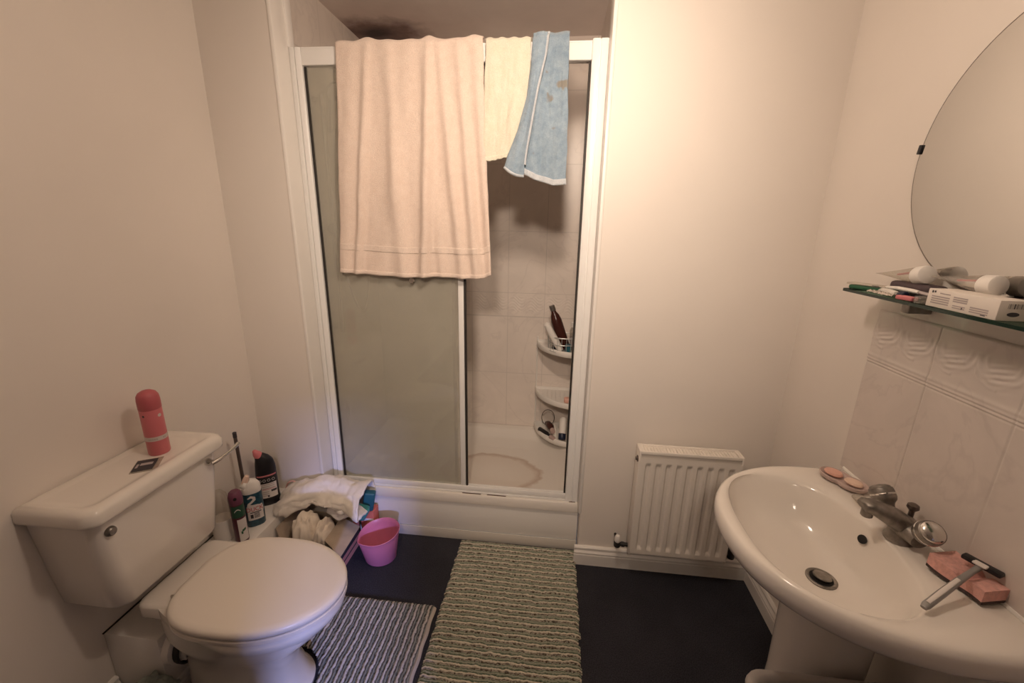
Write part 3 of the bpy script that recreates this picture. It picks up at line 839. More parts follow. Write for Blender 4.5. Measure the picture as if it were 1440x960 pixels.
MB().lathe([(.0,.012),(.009,.012),(.0125,.009),(.014,.003),(.014,0)], mx=align((1,0,0), (-1.149, .823, .697)), seg=22).build('blanking_button', 'dull_chrome', t)
b = MB().lathe([(.013,0),(.013,.008),(.009,.014),(.008,.022),(0,.024)], mx=align((1,0,0), (-1.149, 1.148, .707)), seg=18)
b.tube([(-1.128,1.142,.706),(-1.120,1.165,.708),(-1.118,1.20,.711),(-1.120,1.235,.713),(-1.124,1.262,.716)], [.008,.007,.0055,.006,.007], 12)
b.build('flush_lever', 'chrome', t)
# waste connection between bowl and boxing
b = MB().tube([(BX1+.001, TYC-.035, .19), (-1.05, TYC-.02, .19)], .052, 22)
b.lathe([(.052,0),(.064,0),(.064,.022),(.056,.028),(.052,.028)], mx=align((1,0,0), (BX1+.001, TYC-.035, .19)), seg=24, cap0=False, cap1=False)
wp = b.build('waste_connector', 'white_plastic', t)
MB().lathe([(.0525,.030),(.058,.032),(.058,.048),(.0525,.050)], mx=align((1,0,0), (BX1+.001, TYC-.035, .19)), seg=24, cap0=False, cap1=False).build('rubber_ring', 'rubber_and_gap', wp)

# things on the cistern
AB = V((-1.235, 1.075, .7805))
t = thing('air_freshener_can', 'pink aerosol can standing on the cistern lid', 'spray can', AB)
MB().lathe([(.0,0),(.0265,0),(.0285,.004),(.0285,.150),(.0265,.156),(0,.157)], AB).build('can', 'pink_can', t)
MB().lathe([(.0275,.150),(.0292,.153),(.0292,.180),(.0275,.194),(.022,.204),(.012,.210),(0,.212)], AB).build('cap', 'pink_cap', t)
b = MB(); b.lathe([(.0288,.050),(.0288,.064)], AB, 32, cap0=False, cap1=False); b.build('pale_band', 'pink_band', t)
def onto(c, r, ang, mb=None):
    return lambda u, v: V((c[0] + r*math.cos(ang+u/r), c[1] + r*math.sin(ang+u/r), c[2]+v))
ang = math.atan2(-AB.y, -AB.x)
def disc(c, r, ang, u0, v0, rad, n=14):
    f_ = onto(c, r, ang); vs = [f_(u0 + rad*math.cos(2*PI*i/n), v0 + rad*math.sin(2*PI*i/n)) for i in range(n)]
    return vs, [list(range(n))]
b = MB(); b.add(*disc(AB, .0289, ang, -.022, .135, .0035)); b.build('dark_dot', 'label_dark', t)
b = MB(); b.add(*disc(AB, .0289, ang, .020, .131, .0055)); b.build('pale_dot', 'pink_band', t)
b = MB(); f_ = onto(AB, .0290, ang)
for u in (-.022,-.017,-.012,-.007,-.002,.016,.021): b.grid(2, 1, lambda a, c_, u=u: f_(u+.0035*a, .0545+.004*c_))
b.build('print', 'label_grey', t)
t = thing('sachet', 'small dark sachet lying in front of the pink can', 'sachet', (-1.19, 1.02, .783))
sm = Matrix.Translation(V((-1.203, 1.000, .7804))) @ Matrix.Rotation(math.radians(32), 4, 'Z') @ Matrix.Scale(1.15, 4)
MB().box(-.028, .028, -.034, .034, 0, .0015, mx=sm).build('clear_film', 'clear_plastic', t)
b = MB(); b.box(-.026, .018, -.028, .028, .0016, .0026, mx=sm); b.build('dark_card', 'label_dark', t)
b = MB(); b.box(-.014, .012, -.002, .010, .0027, .0032, mx=sm).box(-.022, -.017, -.012, .008, .0027, .0032, mx=sm); b.build('pale_print', 'label_grey', t)

# ------------------------------------------------------------------ cleaning things on the boxing
def frame_to_cam(p):
    d = V((-p[0], -p[1], 0)).normalized(); return d, V((d.y*-1, d.x, 0))   # facing, and picture-right is -side
# toilet brush
t = thing('toilet_brush', 'grey rod of a toilet brush standing behind the blue cleaner bottle', 'toilet brush', (-1.275, 1.425, BZ))
MB().lathe([(.0,0),(.040,0),(.043,.004),(.040,.10),(.036,.125),(.012,.13)], (-1.275,1.425,BZ), 24).build('pot', 'white_plastic', t)
MB().tube([(-1.275,1.425,BZ+.12),(-1.272,1.418,.665)], .0068, 10).build('rod', 'dark_metal', t)
MB().tube([(-1.2723,1.4185,.645),(-1.272,1.418,.667)], .0075, 10).build('rod_end', 'label_dark', t)
t = thing('cleaner_pot', 'white plastic pot with a clear domed top by the cistern side', 'pot', (-1.283, 1.300, BZ))
MB().lathe([(.0,0),(.036,0),(.039,.004),(.037,.085),(.034,.092),(0,.092)], (-1.283,1.300,BZ), 28).build('pot', 'white_plastic', t)
MB().lathe([(.036,0),(.0375,.002),(.037,.006),(.0355,.007)], (-1.283,1.300,BZ+.0005), 28, cap0=False, cap1=False).build('base_ring', 'label_grey', t)
MB().lathe([(.033,.092),(.033,.16),(.027,.195),(.014,.212),(0,.215)], (-1.283,1.300,BZ), 28, cap0=False).build('dome', 'clear_plastic', t)
# purple capped aerosol
P = V((-1.203, 1.292, BZ))
t = thing('air_freshener_can', 'slim dark aerosol can with purple cap and green and white label', 'spray can', P)
MB().lathe([(0,0),(.0225,0),(.024,.004),(.024,.170),(.022,.176),(0,.177)], P).build('can', 'maroon', t)
MB().lathe([(.0225,.172),(.0245,.175),(.0245,.205),(.021,.220),(.015,.226),(0,.226)], P).build('cap', 'purple', t)
a0 = math.atan2(-P.y, -P.x)
b = MB(); f_ = onto(P, .0243, a0); b.grid(20, 10, lambda a, c_: f_((a-.5)*.058+.004, .118+.052*c_)); b.build('green_label', 'dark_green', t)
b = MB(); f_ = onto(P, .0245, a0); b.grid(12, 10, lambda a, c_: f_((a-.5)*.036+.010, .012+.098*c_)); b.build('white_label', 'label_white', t)
b = MB(); f_ = onto(P, .0247, a0); b.grid(8, 4, lambda a, c_: f_(.004+.014*a, .052+.010*c_+.006*a)); b.grid(8, 3, lambda a, c_: f_(.0+.006*a, .044+.012*c_)); b.build('green_leaf_print', 'green', t)
b = MB(); b.grid(8, 3, lambda a, c_: f_(-.012+.022*a, .143+.004*c_+.010*math.sin(a*3))); b.build('pale_swoosh', 'label_white', t)
MB().lathe([(.006,0),(.006,.002),(0,.002)], mx=align((-P.x,-P.y,.5), P+V((.6,-.8,0)).normalized()*.0236+V((0,0,.203))), seg=12).build('nozzle', 'black_hole', t)
# blue green cleaner bottle, white cap, bent neck
P = V((-1.217, 1.392, BZ)); d, s_ = frame_to_cam(P); R_ = -s_     # R_ points to picture right
if R_.x < 0: R_ = -R_
t = thing('toilet_cleaner_bottle', 'blue toilet cleaner bottle with white cap and swan necked emblem', 'bottle', P)
sec = [(0,.032,.022),(.004,.035,.025),(.06,.036,.026),(.12,.036,.026),(.150,.034,.025),(.160,.030,.022)]
b = MB().bent([P+V((0,0,z)) for z, _, _ in sec], [a for _, a, _ in sec], [c for _, _, c in sec], R_, 32, 2.6); b.build('body', 'teal_bottle', t, sharp=50)
L_ = -R_
b = MB().bent([P+V((0,0,.154)), P+V((0,0,.160)), P+V((0,0,.182)), P+V((0,0,.192))+L_*.004, P+V((0,0,.200))+L_*.012], [.034,.0355,.034,.028,.018], [.024,.0255,.024,.021,.016], R_, 28, 2.4)
b.tube([P+V((0,0,.180))+L_*.012, P+V((0,0,.198))+L_*.026, P+V((0,0,.200))+L_*.028], [.018,.016,.014], 14)
cp = b.build('cap', 'white_plastic', t, sharp=60)
MB().tube([P+V((0,0,.196))+L_*.020, P+V((0,0,.214))+L_*.014, P+V((0,0,.228))+L_*.006, P+V((0,0,.231))+L_*.004], [.011,.011,.009,.004], 14).build('nozzle', 'soap_cream', cp)
def front(P, ra, rb, n, up, eps=.0009):
    """u to picture right, v up, on the bottle's camera side"""
    def f_(u, v):
        c = max(-1, min(1, u/ra)); q = (1-abs(c)**n)**(1/n)
        return P + R_*u + d*(rb*q+eps) + V((0,0,v))
    return f_
fr = front(P, .0365, .0262, 2.6, 0)
b = MB(); 
sw = [(-.016,.138,.004),(-.006,.143,.006),(.004,.137,.007),(.004,.128,.007),(-.006,.119,.006),(-.016,.112,.006),(-.018,.104,.007),(-.006,.098,.010),(.012,.096,.010),(.024,.090,.009),(.028,.076,.006),(.026,.060,.005)]
for (u0,v0,w0), (u1,v1,w1) in zip(sw, sw[1:]):
    n_ = 5
    for i in range(n_):
        k_ = i/(n_-1); cu, cv, cw = u0+(u1-u0)*k_, v0+(v1-v0)*k_, w0+(w1-w0)*k_
        vs = [fr(cu+cw*.8*math.cos(2*PI*j/12), cv+cw*.8*math.sin(2*PI*j/12)) for j in range(12)]
        b.add(vs, [list(range(12))])
b.grid(10, 10, lambda a, c_: fr(-.026+.056*a, .034+.066*c_))
b.build('white_swan_label', 'label_white', t)
fr2 = front(P, .0365, .0262, 2.6, 0, .0018)
b = MB(); vs, fs = text_shape('DUCK', .0205)
b.add([fr2(p.x*1.05+.001, p.y*1.35+.084) for p in vs], fs); b.build('lettering', 'red_text', t)
b = MB()
b.grid(6, 2, lambda a, c_: fr2(-.017+.040*a, .068+.004*c_))
b.grid(4, 2, lambda a, c_: fr2(-.017+.010*a, .044+.018*c_))
for i in range(4): b.grid(6, 1, lambda a, c_, i=i: fr2(-.004+.020*a, .062-.006*i+.003*c_))
b.build('small_print', 'label_dark', t)
# black bottle, pink angled nozzle
P = V((-1.252, 1.530, BZ)); d, s_ = frame_to_cam(P); R_ = -s_
if R_.x < 0: R_ = -R_
L_ = -R_
t = thing('toilet_cleaner_bottle', 'tall black toilet cleaner bottle with pink cap in the wall corner', 'bottle', P)
sec = [(0,0,.036,.026),(.005,0,.040,.029),(.03,0,.040,.029),(.034,0,.0385,.028),(.10,0,.0385,.028),(.15,0,.0380,.028),(.185,.001,.0365,.027),(.205,-.002,.034,.026),(.222,-.008,.028,.023),(.234,-.014,.021,.018),(.243,-.019,.016,.015)]
pts = [P+V((0,0,z))+R_*o for z, o, _, _ in sec]
b = MB().bent(pts, [a*1.09 for _,_,a,_ in sec], [c for *_, c in sec], R_, 32, 2.4); b.build('body', 'black', t, sharp=50)
tip = pts[-1]
b = MB().bent([tip-V((0,0,.006))+R_*.003, tip, tip+V((0,0,.010))+L_*.005, tip+V((0,0,.018))+L_*.009, tip+V((0,0,.026))+L_*.013, tip+V((0,0,.028))+L_*.014],
              [.0175,.018,.016,.011,.007,.004], [.0175,.018,.016,.011,.007,.004], R_, 18); b.build('cap', 'pink_bottle_cap', t, sharp=60)
fr = front(P, .0430, .0288, 2.4, 0)
b = MB(); b.grid(20, 2, lambda a, c_: fr(-.037+.074*a, .146+.007*c_)); b.build('pink_band', 'label_pink', t)
b = MB(); b.grid(16, 10, lambda a, c_: fr(-.026+.060*a, .040+.072*c_)); b.build('back_label', 'label_white', t)
fr2 = front(P, .0430, .0288, 2.4, 0, .0018)
b = MB()
for i in range(7):
    if i == 3: continue
    b.grid(8, 1, lambda a, c_, i=i: fr2(-.024+(.05 if i < 3 else .026)*a, .105-.009*i+.003*c_))
b.build('label_lines', 'label_grey', t)
b = MB(); b.grid(6, 2, lambda a, c_: fr2(.010+.022*a, .068+.010*c_)).grid(4, 2, lambda a, c_: fr2(-.006+.007*a, .044+.010*c_)); b.build('label_blocks', 'label_dark', t)
b = MB(); b.grid(6, 2, lambda a, c_: fr2(-.024+.054*a, .0825+.0025*c_)); b.build('label_stripe', 'label_pink', t)
b = MB()
for u in (-.028,-.012,.006,.024):
    pts = [fr2(u+.0055*math.cos(2*PI*j/16), .128+.0055*math.sin(2*PI*j/16)) for j in range(16)]
    b.tube(pts, .0008, 4, True)
b.build('ring_emblems', 'label_white', t)

# ------------------------------------------------------------------ cardboard box and laundry
BXa, BXb, BYa, BYb, BZt = -1.130, -.888, 1.395, 1.625, .155
t = thing('cardboard_box', 'open cardboard box with pink and black printed side holding cloths', 'box', (-1.0, 1.51, 0))
th = .005
b = MB().box(BXa, BXb, BYa, BYb, .001, .006)
b.box(BXa, BXa+th, BYa, BYb, .001, BZt).box(BXb-th, BXb, BYa, BYb, .001, BZt).box(BXa, BXb, BYa, BYa+th, .001, BZt).box(BXa, BXb, BYb-th, BYb, .001, BZt)
b.build('carton', 'cardboard', t)
b = MB().box(BXb, BXb+.0012, BYa, BYb, .001, BZt).box(BXa, BXb, BYa-.0012, BYa, .001, BZt)
b.build('pink_print', 'box_pink', t)
b = MB().box(BXb+.0012, BXb+.0020, BYa, BYb, .060, .085).box(BXb+.0012, BXb+.0020, BYa, BYb, .030, .037); b.build('black_stripe', 'label_dark', t)
# flap folded out and sideways over the right side
def slab(pts, th):
    n_ = (V(pts[1])-V(pts[0])).cross(V(pts[3])-V(pts[0])).normalized()*th
    return [[V(p) for p in pts], [V(p)+n_ for p in pts]]
fp_ = [(-.945,1.430,.166),(-.842,1.366,.150),(-.846,1.552,.150),(-.948,1.583,.166)]
MB().loft(slab(fp_, .004)).build('flap', 'cardboard', t)
MB().loft(slab([(-1.128,1.40,BZt),(-1.128,1.62,BZt),(-1.150,1.62,BZt+.07),(-1.150,1.41,BZt+.07)], .004)).build('flap', 'cardboard', t)

def cloth_blob(c, r, seed, amp, fs=4.0, stretch=(1,1,1), nu=80, nv=56, ridge=.5):
    m_ = MB(); c = V(c)
    def fn(a, b_):
        th_ = 2*PI*a; ph = PI*b_
        n_ = V((math.sin(ph)*math.cos(th_), math.sin(ph)*math.sin(th_), math.cos(ph)))
        q = V((n_.x*fs*stretch[0], n_.y*fs*stretch[1], n_.z*fs*stretch[2])) + V((seed*3.1, seed*1.7, seed))
        k_ = noise.fractal(q, 1.2, 2.0, 2)
        rd = 1-abs(noise.noise(q*.8+V((5,2,1)))*2)
        s2 = 1 + amp*k_ + amp*ridge*(rd-.5)
        return c + V((n_.x*r[0]*s2, n_.y*r[1]*s2, n_.z*r[2]*s2))
    m_.grid(nu, nv, fn); return m_
# big towel thrown across box and ledge
PROF = [(.075,-.050),(.062,-.010),(.030,.008),(-.010,.006),(-.050,-.012),(-.082,-.034),(-.094,-.052),(-.088,-.066),(-.068,-.066),(-.040,-.058),(-.010,-.060)]
def thrown(a, b_):
    # a along the length (left front -> right rear), b_ across: rear hem, over the ridge, front edge tucked back under
    x = -1.205 + .378*a; yc = 1.535 + .075*min(1, a*1.25)
    q = b_*(len(PROF)-1); i = min(int(q), len(PROF)-2); f_ = q-i
    f_ = f_*f_*(3-2*f_)*.5 + f_*.5
    py = PROF[i][0]*(1-f_)+PROF[i+1][0]*f_; pz = PROF[i][1]*(1-f_)+PROF[i+1][1]*f_
    tp_ = min(1, a/.22); tp_ = .10 + .90*math.sin(tp_*PI/2); py *= .45+.55*tp_; pz *= tp_
    ridge_z = .318 + .030*math.sin(PI*min(1, .15+a*.95)) 
    if a < .25: ridge_z -= .45*(.25-a)**1.5
    y = yc + py*(1.0+.15*math.sin(a*7+1)) + .014*math.sin(a*13+b_*4) + .010*fbm(a*6, b_*5, 11)
    z = ridge_z + pz*(1+.20*math.sin(a*9+.6)) + .008*math.sin(a*10+b_*12) + .014*fbm(a*6, b_*5, 3)
    if .28 < a < .62: z -= .030*max(0, b_-.45)*math.sin(PI*(a-.28)/.34)      # sagging fold in the middle
    if a > .80 and b_ > .30:
        w_ = (a-.80)/.20; x += .030*w_*(b_-.2); z -= .040*w_*(b_-.30); y -= .03*w_
    x += .016*fbm(a*5, b_*6, 7)
    y = min(y, 1.618 if x < -1.045 else 1.694)
    return V((x, y, max(z, .270 if x < -1.13 else .20)))
b = MB(); b.grid(70, 50, thrown); o = b.build('laundry_towel', 'cloth_white', None, sharp=80, solid=.008)
tag(o, 'crumpled off-white towel thrown over the top of the box and ledge', 'towel')
o = cloth_blob((-1.050, 1.468, .172), (.050, .055, .085), 4, .34, 1.15, (1.8,1.4,.45)).build('laundry_cloth', 'cloth_cream', None, sharp=80)
tag(o, 'cream cloth bunched down inside the cardboard box', 'cloth')
o = cloth_blob((-.978, 1.480, .150), (.036, .062, .072), 9, .32, 1.2, (1.7,1.4,.5)).build('laundry_cloth', 'cloth_cream', None, sharp=80)
tag(o, 'cream cloth beside the box flap, right of the bunched cloth', 'cloth')
o = cloth_blob((-.925, 1.560, .240), (.058, .045, .040), 14, .34, 1.25, (1,1.5,1.3)).build('laundry_cloth', 'cloth_lilac', None, sharp=80)
tag(o, 'white balled cloth poking out under the thrown towel', 'cloth')
t = thing('plastic_packet', 'teal plastic packet under the white balled cloth', 'packet', (-.845, 1.64, .10))
MB().box(-.030,.030,-.020,.020,-.035,.035,.010,3, mx=Matrix.Translation(V((-.852,1.588,.202))) @ Matrix.Rotation(.5,4,'Y') @ Matrix.Rotation(.35,4,'Z')).build('front_packet', 'teal', t)
MB().box(-.026,.026,-.018,.018,-.05,.05,.008,3, mx=Matrix.Translation(V((-.838,1.645,.225))) @ Matrix.Rotation(.2,4,'Y') @ Matrix.Rotation(.3,4,'Z')).build('rear_packet', 'dark_teal', t)
t = thing('red_carton', 'red carton standing between the cardboard box and the plinth', 'carton', (-.845, 1.66, 0))
MB().box(-.880,-.815,1.632,1.690,.001,.172,.003).build('carton_body', 'red_card', t)
MB().box(-.879,-.816,1.631,1.6905,.120,.134,.001).build('pale_band', 'label_white', t)
o = MB().tube([(-1.19+.032*math.cos(PI*i/24)*1.2, 1.612, .262+.058*math.sin(PI*i/24)) for i in range(25)], .004, 8).build('plastic_hoop', 'soap_pink', None)
tag(o, 'pinkish plastic hoop standing behind the thrown towel on the ledge', 'hoop')

# pink pot
PB = V((-.752, 1.548, 0))
t = thing('plastic_bucket', 'small bright pink plastic pot on the carpet by the shower', 'pot', PB)
R2 = Matrix.Rotation(math.radians(-35), 4, 'Z')
prof = [(0,.002),(.066,.002),(.070,.005),(.088,.118),(.091,.136),(.0925,.139),(.0905,.141),(.087,.138),(.085,.118),(.067,.009),(0,.007)]
rings = []
for r, z in prof:
    ring = []
    for i in range(56):
        a = 2*PI*i/56; lip = .010*math.exp(-((a-PI*1.25)/.28)**2)*max(0,(z-.08)/.06) if z > .08 else 0
        zz = z + (.014*math.cos(a-.7) if z > .11 else 0)
        ring.append((PB.x+(max(r,1e-5)+lip)*math.cos(a), PB.y+(max(r,1e-5)+lip)*math.sin(a)*.92, zz))
    rings.append(ring)
MB().loft(rings).build('pot_body', 'hot_pink', t, sharp=60)

# ------------------------------------------------------------------ wash basin
BYC, BW = .935, .305
t = thing('wash_basin', 'white pedestal wash basin with a mixer tap on the right wall', 'basin', (.70, BYC, 0))
NB_ = 96
def outer(k, z, dx=0.0):
    out = []
    for i in range(NB_):
        a = 2*PI*i/NB_; c, s_ = math.cos(a), math.sin(a)
        # intersect ray from (.645,BYC) with D outline centred at (.80,BYC)
        lo, hi = 0, .7
        for _ in range(40):
            md = (lo+hi)/2; x = .645 + md*c; y = md*s_
            ex = max(0, (.80-x)/(.36*k)); ey = abs(y)/(BW*k)
            inside = (ex**2.2 + ey**2.2 < 1) and x < XR-.001
            if inside: lo = md
            else: hi = md
        out.append((.645+lo*c+dx, BYC+lo*s_, z))
    return out
def inner(k, z, cx=.645, ax=.158, ay=.232, n=2.5, dy=0.0):
    out = []
    for i in range(NB_):
        a = 2*PI*i/NB_; c, s_ = math.cos(a), math.sin(a)
        r = 1/((abs(c)/(ax*k))**n + (abs(s_)/(ay*k))**n)**(1/n)
        out.append((cx+r*c, BYC+dy+r*s_, z))
    return out
def mixr(A, B, f, z): return [(a[0]*(1-f)+b_[0]*f, a[1]*(1-f)+b_[1]*f, z) for a, b_ in zip(A, B)]
o1 = outer(1.0, 0); i1 = inner(1.0, 0)
dz = lambda r, f: [(x, y, z + f*max(0, (x-.79)/.1)*.006) for x, y, z in r]
rings = [inner(.55,.640,.70), outer(.62,.665), outer(.74,.690), outer(.84,.712), outer(.91,.728), outer(.955,.740), outer(.985,.754), outer(1.0,.770), outer(1.0,.788), outer(.988,.800), mixr(outer(.975,0), i1, .10, .8045),
         mixr(outer(.97,0), i1, .40, .8045), mixr(outer(.97,0), i1, .78, .8015), inner(1.02,.797), inner(.985,.786), inner(.93,.758), inner(.84,.722,.65), inner(.68,.692,.66), inner(.45,.674,.672), inner(.22,.667,.682), inner(.10,.664,.688)]
MB().loft(rings).build('bowl', 'ceramic', t, sharp=60)
# pedestal
def ped(z, r, xb=.86):
    out = []
    for i in range(40):
        a = 2*PI*i/40; c, s_ = math.cos(a), math.sin(a)
        out.append((min(.748 + r*1.15*math.copysign(abs(c)**.85, c), xb), BYC+.022 + r*math.copysign(abs(s_)**.9, s_), z))
    return out
MB().loft([ped(0,.105), ped(.02,.105), ped(.05,.096), ped(.30,.088), ped(.52,.092), ped(.62,.105), ped(.665,.125)]).build('pedestal', 'ceramic', t, sharp=50)
dr = MB().lathe([(.034,0),(.034,.004),(.031,.0055),(.026,.004),(.022,-.002)], (.690, BYC-.005, .6645), 32, cap1=False).build('drain_ring', 'dull_chrome', t)
MB().lathe([(.0255,.001),(.0255,.0028),(0,.0028)], (.690, BYC-.005, .664), 24).build('drain_opening', 'black_hole', dr)
MB().lathe([(0,0),(.0195,0),(.0205,.003),(.019,.0055),(0,.007)], mx=align((.12,.12,1), (.693, BYC-.002, .6685)), seg=24).build('plug', 'dull_chrome', dr)
MB().lathe([(.010,0),(.0105,.0012),(.009,.002),(0,.002)], mx=align((-1,-.05,.62), (.7885,.968,.7615)), seg=22, sy=1.25).build('overflow_hole', 'black_hole', t)
# mixer tap
tp = MB()
ZT = .8045
tp.bent([(.835,.880,ZT+.030),(.836,.895,ZT+.032),(.836,.930,ZT+.034),(.836,.965,ZT+.032),(.835,.980,ZT+.030)], [.018,.022,.030,.022,.018], [.018,.021,.026,.021,.018], (1,0,0), 20)
tp.lathe([(.030,0),(.030,.006),(.026,.012),(.024,.03),(0,.03)], (.835,.930,ZT-.004), 24)
tp.bent([(.838,.930,ZT+.034),(.812,.931,ZT+.052),(.782,.932,ZT+.066),(.762,.938,ZT+.074),(.748,.940,ZT+.074),(.743,.940,ZT+.073)], [.029,.029,.026,.022,.020,.016], [.024,.022,.018,.015,.013,.008], (0,1,0), 20, 2.8)
tp.lathe([(.012,0),(.012,.016)], mx=align((0,0,1), (.757,.938,ZT+.048)), seg=18)
tb = tp.build('tap_body', 'dull_chrome', t, sharp=50)
MB().lathe([(.0105,0),(.0105,.001),(0,.001)], (.757,.938,ZT+.0465), 16).build('spout_mouth', 'black_hole', tb)
kp = [(.013,0),(.014,.014),(.017,.020),(.0235,.026),(.026,.034),(.026,.050),(.0245,.056),(.021,.058)]
dome = [(.0225,.0575),(.021,.0605),(.014,.0640),(0,.0655)]
for (y_, dy) in ((.972, .45), (.892, -.55)):
    mxk = align((-.12, dy, .55), (.836, y_, ZT+.038))
    kn = MB().lathe(kp, mx=mxk, seg=28).build('tap_knob', 'dull_chrome', t)
    MB().lathe(dome, mx=mxk, seg=28).build('knob_dome', 'chrome' if dy < 0 else 'dull_chrome', kn)
    MB().lathe([(.0262,.040),(.0272,.042),(.0262,.044)], mx=mxk, seg=28, cap0=False, cap1=False).build('knob_ring', 'chrome', kn)
pu = MB().tube([(.862,.950,ZT+.03),(.864,.952,ZT+.066)], .0055, 8)
pu.lathe([(0,-.008),(.008,-.007),(.012,-.001),(.011,.006),(.005,.010),(0,.0105)], (.864,.952,ZT+.070), 18)
pu.build('popup_knob', 'dark_metal', t)

# on the basin
t = thing('soap_dish', 'two lobed pinkish soap dish at the far end of the basin', 'soap dish', (.842, 1.150, .803))
sd = Matrix.Translation(V((.842,1.150,.8065))) @ Matrix.Rotation(math.radians(-64), 4, 'Z')
def lobes(k, z, n=48):
    out = []
    for i in range(n):
        a = 2*PI*i/n
        r = k*(.030 + .030*abs(math.cos(a))**1.3 )
        out.append((r*math.cos(a)*1.05, r*math.sin(a)*.92, z))
    return out
MB().loft([lobes(.80,0), lobes(.95,.004), lobes(1.0,.014), lobes(.96,.016), lobes(.88,.010), lobes(.5,.007)], mx=sd).build('dish', 'dish', t, sharp=60)
t = thing('soap_bar', 'worn pink soap at the far end of the soap dish', 'soap', (.842, 1.17, .812))
MB().lathe([(0,0),(.019,.001),(.022,.005),(.019,.010),(0,.012)], mx=sd @ Matrix.Translation(V((-.028,0,.0105))), sx=1.1, sy=.9).build('bar', 'soap_pink', t)
t = thing('soap_bar', 'pale cream soap at the tap end of the soap dish', 'soap', (.842, 1.13, .812))
MB().lathe([(0,0),(.017,.001),(.020,.005),(.017,.010),(0,.013)], mx=sd @ Matrix.Translation(V((.026,.002,.0105))), sx=1.15, sy=.9).build('bar', 'soap_cream', t)
o = MB().bent([(.835,1.083,.8075),(.832,1.068,.815),(.826,1.052,.818),(.822,1.040,.816)], [.010,.014,.013,.009], [.006,.011,.011,.008], (1,0,0), 14).build('plastic_nozzle', 'clear_plastic', None)
tag(o, 'clear crumpled plastic bit between the soap dish and tap', 'plastic scrap')
# sponge
t = thing('sponge', 'folded pink sponge with dark scouring side at the near end of the basin', 'sponge', (.85, .79, .8045))
sg = Matrix.Translation(V((.864,.797,.8055))) @ Matrix.Rotation(math.radians(12), 4, 'Z')
def spl(a, b_, top):
    x = -.032 + .064*a; y = -.050 + .100*b_
    bend = .010*abs(math.sin((b_-.42)*2.6)) 
    dent = -.009*math.exp(-((b_-.42)/.07)**2)
    return sg @ V((x + .004*math.sin(b_*6), y, (.030+dent if top else .008) + bend*.6*(1 if top else .5)))
b = MB()
n1, n2 = 16, 28
for top in (0, 1): b.grid(n1, n2, lambda a, c_, top=top: spl(a, c_, top))
for a in (0, 1): b.grid(1, n2, lambda q, c_, a=a: spl(a, c_, 0)*(1-q) + spl(a, c_, 1)*q)
for c_ in (0, 1): b.grid(n1, 1, lambda a, q, c_=c_: spl(a, c_, 0)*(1-q) + spl(a, c_, 1)*q)
b.build('foam', 'sponge', t, sharp=50)
b = MB()
low = lambda a, c_, k: spl(a, c_, 0) - V((0,0,.0005+.006*k))
for k_ in (0, 1): b.grid(n1, n2, lambda a, c_, k_=k_: low(a, c_, k_))
for a in (0, 1): b.grid(1, n2, lambda q, c_, a=a: low(a, c_, q))
for c_ in (0, 1): b.grid(n1, 1, lambda a, q, c_=c_: low(a, c_, q))
b.build('scouring_pad', 'scour', t, sharp=50)
# razor
t = thing('razor', 'grey safety razor lying across the pink sponge', 'razor', (.80, .75, .81))
RA, RB = V((.722,.716,.8145)), V((.872,.790,.858))
rd = (RB-RA)
b = MB().bent([RA+rd*f_ + V((0,0,h)) for f_, h in ((0,0),(.04,.001),(.3,.003),(.6,.004),(.85,.002),(1,0))], [.005,.0072,.0072,.0062,.005,.006], [.004,.0055,.006,.0055,.0045,.005], (rd.y,-rd.x,0), 16, 2.6)
b.build('handle', 'razor_grey', t)
b = MB().bent([RA+rd*f_ + V((0,0,h+.0052)) for f_, h in ((.06,.001),(.3,.003),(.58,.004))], [.0036,.0044,.0036], [.002,.0022,.002], (rd.y,-rd.x,0), 12, 2.6)
b.build('pale_grip', 'label_white', t)
hx = rd.normalized(); hy = V((hx.y,-hx.x,0)).normalized()
hm = Matrix(((hx.x,hy.x,0,RB.x),(hx.y,hy.y,0,RB.y),(0,0,1,RB.z),(0,0,0,1)))
hd = MB().box(-.002,.016,-.030,.030,-.004,.006,.003,2, mx=hm).build('head', 'black', t)
MB().box(-.010,.006,-.011,.011,.003,.0075,.003,2, mx=hm).build('pale_pad', 'label_white', hd)

